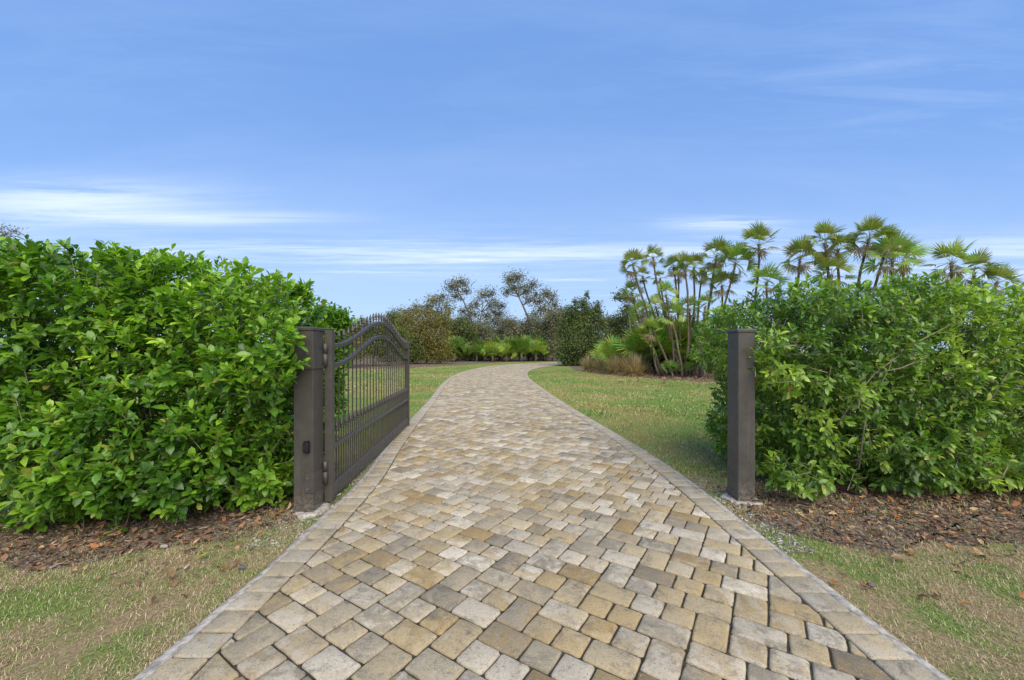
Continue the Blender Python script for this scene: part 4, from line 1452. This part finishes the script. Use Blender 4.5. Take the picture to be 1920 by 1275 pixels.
FRESH = [(0.05, 0.075, 0.018), (0.09, 0.135, 0.03), (0.15, 0.205, 0.045), (0.21, 0.26, 0.07)]
for i, (lab, px, Y, rx, rz) in enumerate((('fresh green leafy bush filling the space behind the leaning palm trunks', 1225, 28, 38, 48), ('fresh green leafy bush filling the space behind the upright palm trunks', 1282, 27, 36, 52),
                                          ('fresh green leafy bush between the palm clump and the dark hedge', 1330, 26, 34, 56))):
    yb = HY + F * H / Y; c = yb - rz
    rq = random.Random(i + 350)
    bl = [(px + rq.uniform(-.7, .7) * rx, c + rq.uniform(-.7, .8) * rz, rx * rq.uniform(.25, .42), rz * rq.uniform(.18, .30)) for _ in range(14)]
    px_tree('leafy_bush', lab, 'bush', Y, px, [(px, c + rz * .3), (px, c - rz * .2)], bl, 2600, 0.15, FRESH, 360 + i, r0=0.07, twig_n=22, gap=0.4)

rr = random.Random(5)
row = [848, 868, 888, 908, 926, 945, 962, 980, 998, 1014, 1030, 1046]
ordn = ['first', 'second', 'third', 'fourth', 'fifth', 'sixth', 'seventh', 'eighth', 'ninth', 'tenth', 'eleventh', 'twelfth']
for i, px in enumerate(row):
    Y = 53 + rr.uniform(-1.8, 2.6) + (i - 4) * 0.35
    bright = i in (4, 5, 8, 9)
    palmetto(f'{"bright" if bright else "dark"} saw palmetto, {ordn[i]} of the front row counted from the gate', px + rr.uniform(-6, 6), Y, rr.uniform(1.3, 2.25), rr.randint(16, 26), 400 + i, PALMETTO_Y if bright else PALMETTO, group='saw palmettos in the far row')
for i, px in enumerate([858, 880, 902, 920, 940, 990, 1022]):
    palmetto(f'dark saw palmetto, {ordn[i]} of the back row counted from the gate', px, 56.5 + rr.uniform(-.5, .8), rr.uniform(1.8, 2.25), 20, 430 + i, PALMETTO, group='saw palmettos in the far row')
# brighter ones at the foot of the palm clump
for i, (lab, px, Y, sc, n) in enumerate((('lime green palmetto between the big dark shrub and the dry grass', 1148, 27.5, 1.4, 22), ('lime green palmetto just behind the dry grass tufts', 1168, 25.5, 1.4, 20),
                                         ('tall lime green palmetto behind the leaning palm trunks', 1212, 25.0, 1.9, 26), ('lime green palmetto against the palm trunks', 1232, 24.4, 2.1, 26),
                                         ('lime green palmetto showing between the upright palm trunks', 1270, 24.8, 2.2, 28), ('lime green palmetto past the palm trunks beside the hedge', 1302, 24.0, 1.9, 24),
                                         ('small dark palmetto low at the palm roots', 1258, 21.5, 0.6, 12), ('dark leafy palmetto low between palm roots and hedge', 1318, 21.2, 1.0, 18),
                                         ('dark palmetto at the foot of the big dark shrub', 1132, 33, 1.2, 16))):
    palmetto(lab, px, Y, sc, n, 450 + i, PALMETTO if 'dark p' in lab or 'dark l' in lab else PALMETTO_Y, group='palmettos at the palm clump')


# ------------------------------------------------------------------ dry ornamental grass tufts
def strands(r, n, L, spread, cols, wid, base_r, sag=0.6):
    V, Fc, C = [], [], []
    for i in range(n):
        a = r.uniform(0, 6.283); el = r.uniform(0.35, 1.45)
        l = L * r.uniform(0.6, 1.1)
        b0 = np.array((math.cos(a) * base_r * r.random(), math.sin(a) * base_r * r.random(), 0))
        d = np.array((math.cos(a) * math.cos(el) * spread, math.sin(a) * math.cos(el) * spread, math.sin(el)))
        sd_ = np.array((-math.sin(a), math.cos(a), 0)) * wid
        c = cols[r.integers(len(cols))] * r.uniform(0.75, 1.25)
        k = len(V)
        for f, ww in ((0, .8), (.4, 1), (.75, .7), (1.0, .1)):
            p = b0 + d * l * f - np.array((0, 0, sag * l * f * f * (1.3 - math.sin(el))))
            p[2] = max(p[2], 0.01)
            V += [p - sd_ * ww, p + sd_ * ww]; C += [c, c]
        for q in range(3):
            Fc.append((k + 2 * q, k + 2 * q + 1, k + 2 * q + 3, k + 2 * q + 2))
    return np.array(V), np.array(Fc), np.array(C)


STRAW = np.array([(0.632, 0.474, 0.246), (0.491, 0.351, 0.176), (0.737, 0.58, 0.334), (0.351, 0.264, 0.124), (0.351, 0.369, 0.124)])
for i, (lab, px, Y, s) in enumerate((('tan dry grass tuft next to the big dark shrub', 1108, 28.5, 1.5), ('tan dry grass tuft, second from the big dark shrub', 1132, 26.5, 1.5),
                                     ('tall tan dry grass tuft in front of the lime palmetto', 1158, 24.6, 1.75), ('tallest tan dry grass tuft nearest the leaning palm trunks', 1188, 23.6, 1.8))):
    r = np.random.default_rng(500 + i)
    t = thing('grass_tuft', lab, 'grass tuft', ((px - CX) / F * Y, Y, 0), 0, 'dry grass tufts by the palm clump')
    V, Fc, C = strands(r, 900, s, 0.85, STRAW, 0.014, 0.35)
    tag(link('straw', fast_mesh('straw', V, Fc, C), M['straw'], t), kind='stuff')


# ------------------------------------------------------------------ turf blades, mulch chips, fallen leaves
def blades(name, label, pts, hgt, wid, lie, seed, thatch=0.0, green=0.0):
    r = np.random.default_rng(seed)
    n = len(pts)
    a = r.uniform(0, 6.283, n)
    el = r.uniform(lie[0], lie[1], n)
    h = hgt * r.uniform(0.5, 1.2, n)
    d = np.c_[np.cos(a) * np.cos(el), np.sin(a) * np.cos(el), np.sin(el)]
    s = np.c_[-np.sin(a), np.cos(a), np.zeros(n)] * (wid * r.uniform(0.6, 1.2, n))[:, None]
    b0 = np.c_[pts, np.full(n, 0.003)]
    m = b0 + d * h[:, None] * 0.55
    tip = b0 + d * h[:, None]; tip[:, 2] -= h * 0.22 * np.cos(el); tip[:, 2] = np.maximum(tip[:, 2], 0.004)
    V = np.stack([b0 - s, b0 + s, m + s * 0.75, m - s * 0.75, tip], 1).reshape(-1, 3)
    k = np.arange(n)[:, None] * 5
    Fq = np.hstack([k, k + 1, k + 2, k + 3]); Ft = np.hstack([k + 3, k + 2, k + 4])
    # alpha: how far the blade has its own colour (straw or fresh green) instead of the patch's
    own = np.array([(0.50, 0.39, 0.225), (0.37, 0.27, 0.135), (0.60, 0.49, 0.31), (0.19, 0.31, 0.04), (0.13, 0.26, 0.035)])
    pick = r.random(n)
    ci = np.where(pick < thatch, r.integers(0, 3, n), np.where(pick > 1 - green, r.integers(3, 5, n), 0))
    al = np.where((pick < thatch) | (pick > 1 - green), 0.85, 0.0)
    C = np.c_[own[ci], al]
    C = np.repeat(C, 5, 0)
    o = link(name, fast_mesh(name, V, [Fq, Ft], C), M['blade'])
    return tag(o, label, 'grass', kind='stuff')


def turf_pts(n, x0, x1, y0, y1, seed, power=1.0, clear=0.07, beds=True):
    r = np.random.default_rng(seed)
    y = y0 + (y1 - y0) * r.random(n) ** power
    p = np.c_[r.uniform(x0, x1, n), y]
    # only what the lens (and a step aside) can see
    p = p[np.abs(p[:, 0]) < 1.45 * p[:, 1] + 1.2]
    ok = ~on_drive(p, clear)
    if beds:
        for k, poly in BED_PTS.items():
            inb = in_poly(p, poly)
            ok &= ~(inb & (r.random(len(p)) < (0.60 + 0.9 * np.array([mnoise.noise((q[0] * 3, q[1] * 3, 2)) for q in p]) if k.startswith('hedge') else 0.93)))
    p = p[ok]
    # sparse, patchy growth
    dens = np.array([mnoise.noise((q[0] * 2.1, q[1] * 2.1, 7)) for q in p])
    return p[r.random(len(p)) < 0.62 + 0.75 * dens]


blades('grass', 'dry and green grass in the verge below the bright hedge', turf_pts(130000, -5.0, -1.5, 1.3, 3.7, 601), 0.033, 0.0014, (0.02, 1.2), 602, thatch=0.42, green=0.20)
blades('grass', 'dry and green grass in the verge below the dark hedge', turf_pts(130000, 1.8, 5.4, 1.3, 3.7, 603), 0.033, 0.0014, (0.02, 1.2), 604, thatch=0.42, green=0.20)
blades('grass', 'short lawn grass just past the lone post', turf_pts(60000, 1.2, 6.5, 3.6, 11, 605, 1.3), 0.050, 0.0042, (0.3, 1.4), 606, thatch=0.22, green=0.08)
blades('grass', 'lawn grass between the driveway and the palm bed', turf_pts(60000, 0.8, 13, 9, 28, 607, 1.3), 0.065, 0.010, (0.4, 1.4), 608, thatch=0.2, green=0.06)
blades('grass', 'lawn grass behind the open gate', turf_pts(45000, -9, -1.5, 3.6, 16, 609, 1.3), 0.055, 0.0050, (0.3, 1.4), 610, thatch=0.22, green=0.06)
blades('grass', 'far lawn grass beyond the gate', turf_pts(30000, -14, -2.2, 14, 38, 611, 1.2), 0.08, 0.013, (0.4, 1.4), 612, thatch=0.2, green=0.05)


def chips(name, label, poly_key, bbox, n, size, seed, cols, extra_clear=None, flat=0.35, mat='chips', zmax=0.03):
    r = np.random.default_rng(seed)
    p = np.c_[r.uniform(bbox[0], bbox[1], n), bbox[2] + (bbox[3] - bbox[2]) * r.random(n) ** 1.2]
    ok = ~on_drive(p, 0.03)
    if poly_key:
        inb = in_poly(p, BED_PTS[poly_key])
        ok &= inb | (r.random(n) < 0.12)
    p = p[ok]; n = len(p)
    L = size * r.lognormal(0, 0.4, n); Wd = L * r.uniform(0.18, 0.5, n); T = L * r.uniform(0.04, 0.12, n)
    a = r.uniform(0, 6.283, n); el = r.normal(0, flat, n); ro = r.normal(0, flat, n)
    dx = np.c_[np.cos(a) * np.cos(el), np.sin(a) * np.cos(el), np.sin(el)]
    sx = np.c_[-np.sin(a), np.cos(a), ro]; sx = norm(sx)
    nz = np.cross(dx, sx)
    c0 = np.c_[p, 0.006 + zmax * r.random(n) ** 2 + np.abs(np.sin(el)) * L * 0.4]
    tm = [(-.5, -.35, -.5), (.45, -.5, -.5), (.5, .4, -.5), (-.4, .5, -.5), (-.48, -.3, .5), (.4, -.42, .5), (.46, .34, .6), (-.38, .42, .4)]
    V = np.stack([c0 + dx * (L * q[0])[:, None] + sx * (Wd * q[1])[:, None] + nz * (T * q[2])[:, None] for q in tm], 1).reshape(-1, 3)
    k = np.arange(n)[:, None] * 8
    Fq = np.vstack([np.hstack([k + i for i in q]) for q in ((4, 5, 6, 7), (0, 1, 5, 4), (1, 2, 6, 5), (2, 3, 7, 6), (3, 0, 4, 7))])
    cols = np.array(cols)
    C = np.repeat(cols[r.integers(0, len(cols), n)] * r.uniform(0.6, 1.35, (n, 1)), 8, 0)
    o = link(name, fast_mesh(name, V, Fq, C), M[mat])
    return tag(o, label, 'mulch', kind='stuff')


BARK = [(0.179, 0.118, 0.078), (0.121, 0.084, 0.06), (0.242, 0.168, 0.114), (0.294, 0.168, 0.09), (0.347, 0.269, 0.192), (0.084, 0.067, 0.054), (0.21, 0.19, 0.168)]
chips('mulch_chips', 'bark chips lying under the bright hedge', 'hedge bed west', (-6.5, -1.85, 2.6, 4.6), 11000, 0.022, 701, BARK, flat=0.22, zmax=0.018)
chips('mulch_chips', 'bark chips lying under the dark hedge', 'hedge bed east', (2.05, 6.8, 2.75, 5.0), 11000, 0.021, 702, BARK, flat=0.22, zmax=0.018)
chips('mulch_chips', 'reddish mulch at the foot of the palm clump', 'palm bed', (5, 16, 16, 30), 7000, 0.10, 703, [(0.24, 0.135, 0.085), (0.18, 0.105, 0.07), (0.30, 0.19, 0.12), (0.14, 0.09, 0.06)])
GRIT = [(0.42, 0.38, 0.33), (0.30, 0.27, 0.23), (0.52, 0.48, 0.42), (0.2, 0.17, 0.14)]
chips('grit', 'pale sandy grit between the lone post and the driveway', None, (1.9, 2.25, 2.9, 4.6), 1500, 0.016, 704, GRIT, zmax=0.008)
chips('grit', 'pale sandy grit between the open gate and the driveway', None, (-2.05, -1.62, 3.0, 6.2), 1600, 0.018, 705, GRIT, zmax=0.008)

LIT = np.array([(0.34, 0.15, 0.055), (0.26, 0.15, 0.08), (0.19, 0.105, 0.06), (0.40, 0.27, 0.13), (0.14, 0.09, 0.06)])
for key, bbx, seed, lab in (('hedge bed west', (-6.0, -1.9, 2.2, 4.0), 720, 'brown leaf litter strewn over the mulch below the bright hedge'), ('hedge bed east', (2.1, 6.2, 2.3, 4.2), 721, 'brown leaf litter strewn over the mulch below the dark hedge')):
    r = np.random.default_rng(seed); n = 2200
    p = np.c_[r.uniform(bbx[0], bbx[1], n), r.uniform(bbx[2], bbx[3], n)]
    p = p[in_poly(p, BED_PTS[key]) | ((r.random(n) < 0.20 * np.clip((p[:, 1] - bbx[2]) / 0.8, 0, 1)) & ~on_drive(p, 0.1))]; n = len(p)
    a = r.uniform(0, 6.28, n)
    v, f, c = scatter_leaves(leaf_template(0.075, 0.034, 3, 0.3, 0.5, 1.1), np.c_[p, r.uniform(0.012, 0.045, n)], np.c_[np.cos(a), np.sin(a), r.normal(0, 0.25, n)], np.c_[r.normal(0, 0.4, (n, 2)), np.where(r.random(n) < 0.7, 1.0, -1.0)], r.uniform(0.5, 1.1, n), LIT[r.integers(0, 5, n)] * r.uniform(0.6, 1.15, (n, 1)))
    c[:, 3] = 0
    tag(link('leaf_litter', fast_mesh('leaf_litter', v, f, c), M['chips']), lab, 'leaf litter', kind='stuff')

# fallen leaves: curled, brown and orange, each one an object
tmF = [leaf_template(0.085, 0.04, 5, cu, 0.5, 1.1) for cu in (0.35, -0.25, 0.6)]
FC = [(0.36, 0.15, 0.045), (0.30, 0.19, 0.10), (0.22, 0.11, 0.06), (0.42, 0.24, 0.08)]
rr = random.Random(77)
WEST, EAST = 'dry leaves below the bright hedge', 'dry leaves below the dark hedge'
for px, py, ci, sc, lab, grp in (
        (428, 1074, 0, 0.9, 'orange dry leaf touching the dark stone beside the driveway', WEST), (449, 1060, 2, 0.9, 'reddish dry leaf just behind the dark stone beside the driveway', WEST),
        (324, 1093, 1, 1.25, 'long curled brown leaf on the dry grass below the bright hedge', WEST), (367, 1057, 4, 0.9, 'yellowish green fallen leaf on the grass below the bright hedge', WEST),
        (1718, 971, 3, 0.9, 'orange leaf on the mulch right against the dark hedge', EAST), (1560, 1105, 0, 1.0, 'rust brown leaf lying on the edge of the driveway', EAST),
        (1742, 1131, 2, 1.1, 'dark brown curled leaf in the dry grass below the dark hedge', EAST), (1822, 1142, 3, 0.7, 'bright orange leaf farthest from the driveway on the dry grass', EAST),
        (1704, 1057, 1, 1.1, 'pale brown leaf lying in green grass below the dark hedge', EAST)):
    x, y = gp(px, py)
    tmq = tmF[ci % 3]
    cc = (FC + [(0.36, 0.36, 0.06)])[ci]
    o = link('dry_leaf', fast_mesh('dry_leaf', tmq[0], tmq[1], np.c_[np.tile(cc, (len(tmq[0]), 1)), tmq[2]], smooth=True), M['hedge_leaf'])
    o.location = (x, y, 0.034)
    o.rotation_euler = (rr.uniform(-.3, .3), rr.uniform(-.4, .4), rr.uniform(0, 6.28))
    o.scale = [sc] * 3
    tag(o, lab, 'fallen leaf', grp)


def rock(label, px, py, s, seed, mat='stone'):
    x, y = gp(px, py)
    b = MB(); rings = []
    for z, q in ((0.0, 0.6), (0.25, 1.0), (0.55, 0.85), (0.75, 0.4)):
        rings.append([(s * q * math.cos(a) * (1 + .3 * mnoise.noise((math.cos(a) + seed, math.sin(a), z))), 0.7 * s * q * math.sin(a) * (1 + .3 * mnoise.noise((math.cos(a), math.sin(a) + seed, z))), z * s) for a in np.linspace(0, 6.283, 9)[:-1]])
    b.loft(rings)
    o = b.build('stone', M[mat], None, True)
    o.location = (x, y, 0.012)
    tag(o, label, 'stone')


rock('small dark stone among red dry leaves by the driveway edge', 453, 1070, 0.028, 1)
rock('small dark stone in the grass below the dark hedge', 1632, 1103, 0.026, 2)
rock('pale grey stone on the mulch below the bright hedge', 308, 1030, 0.030, 3, 'concrete')
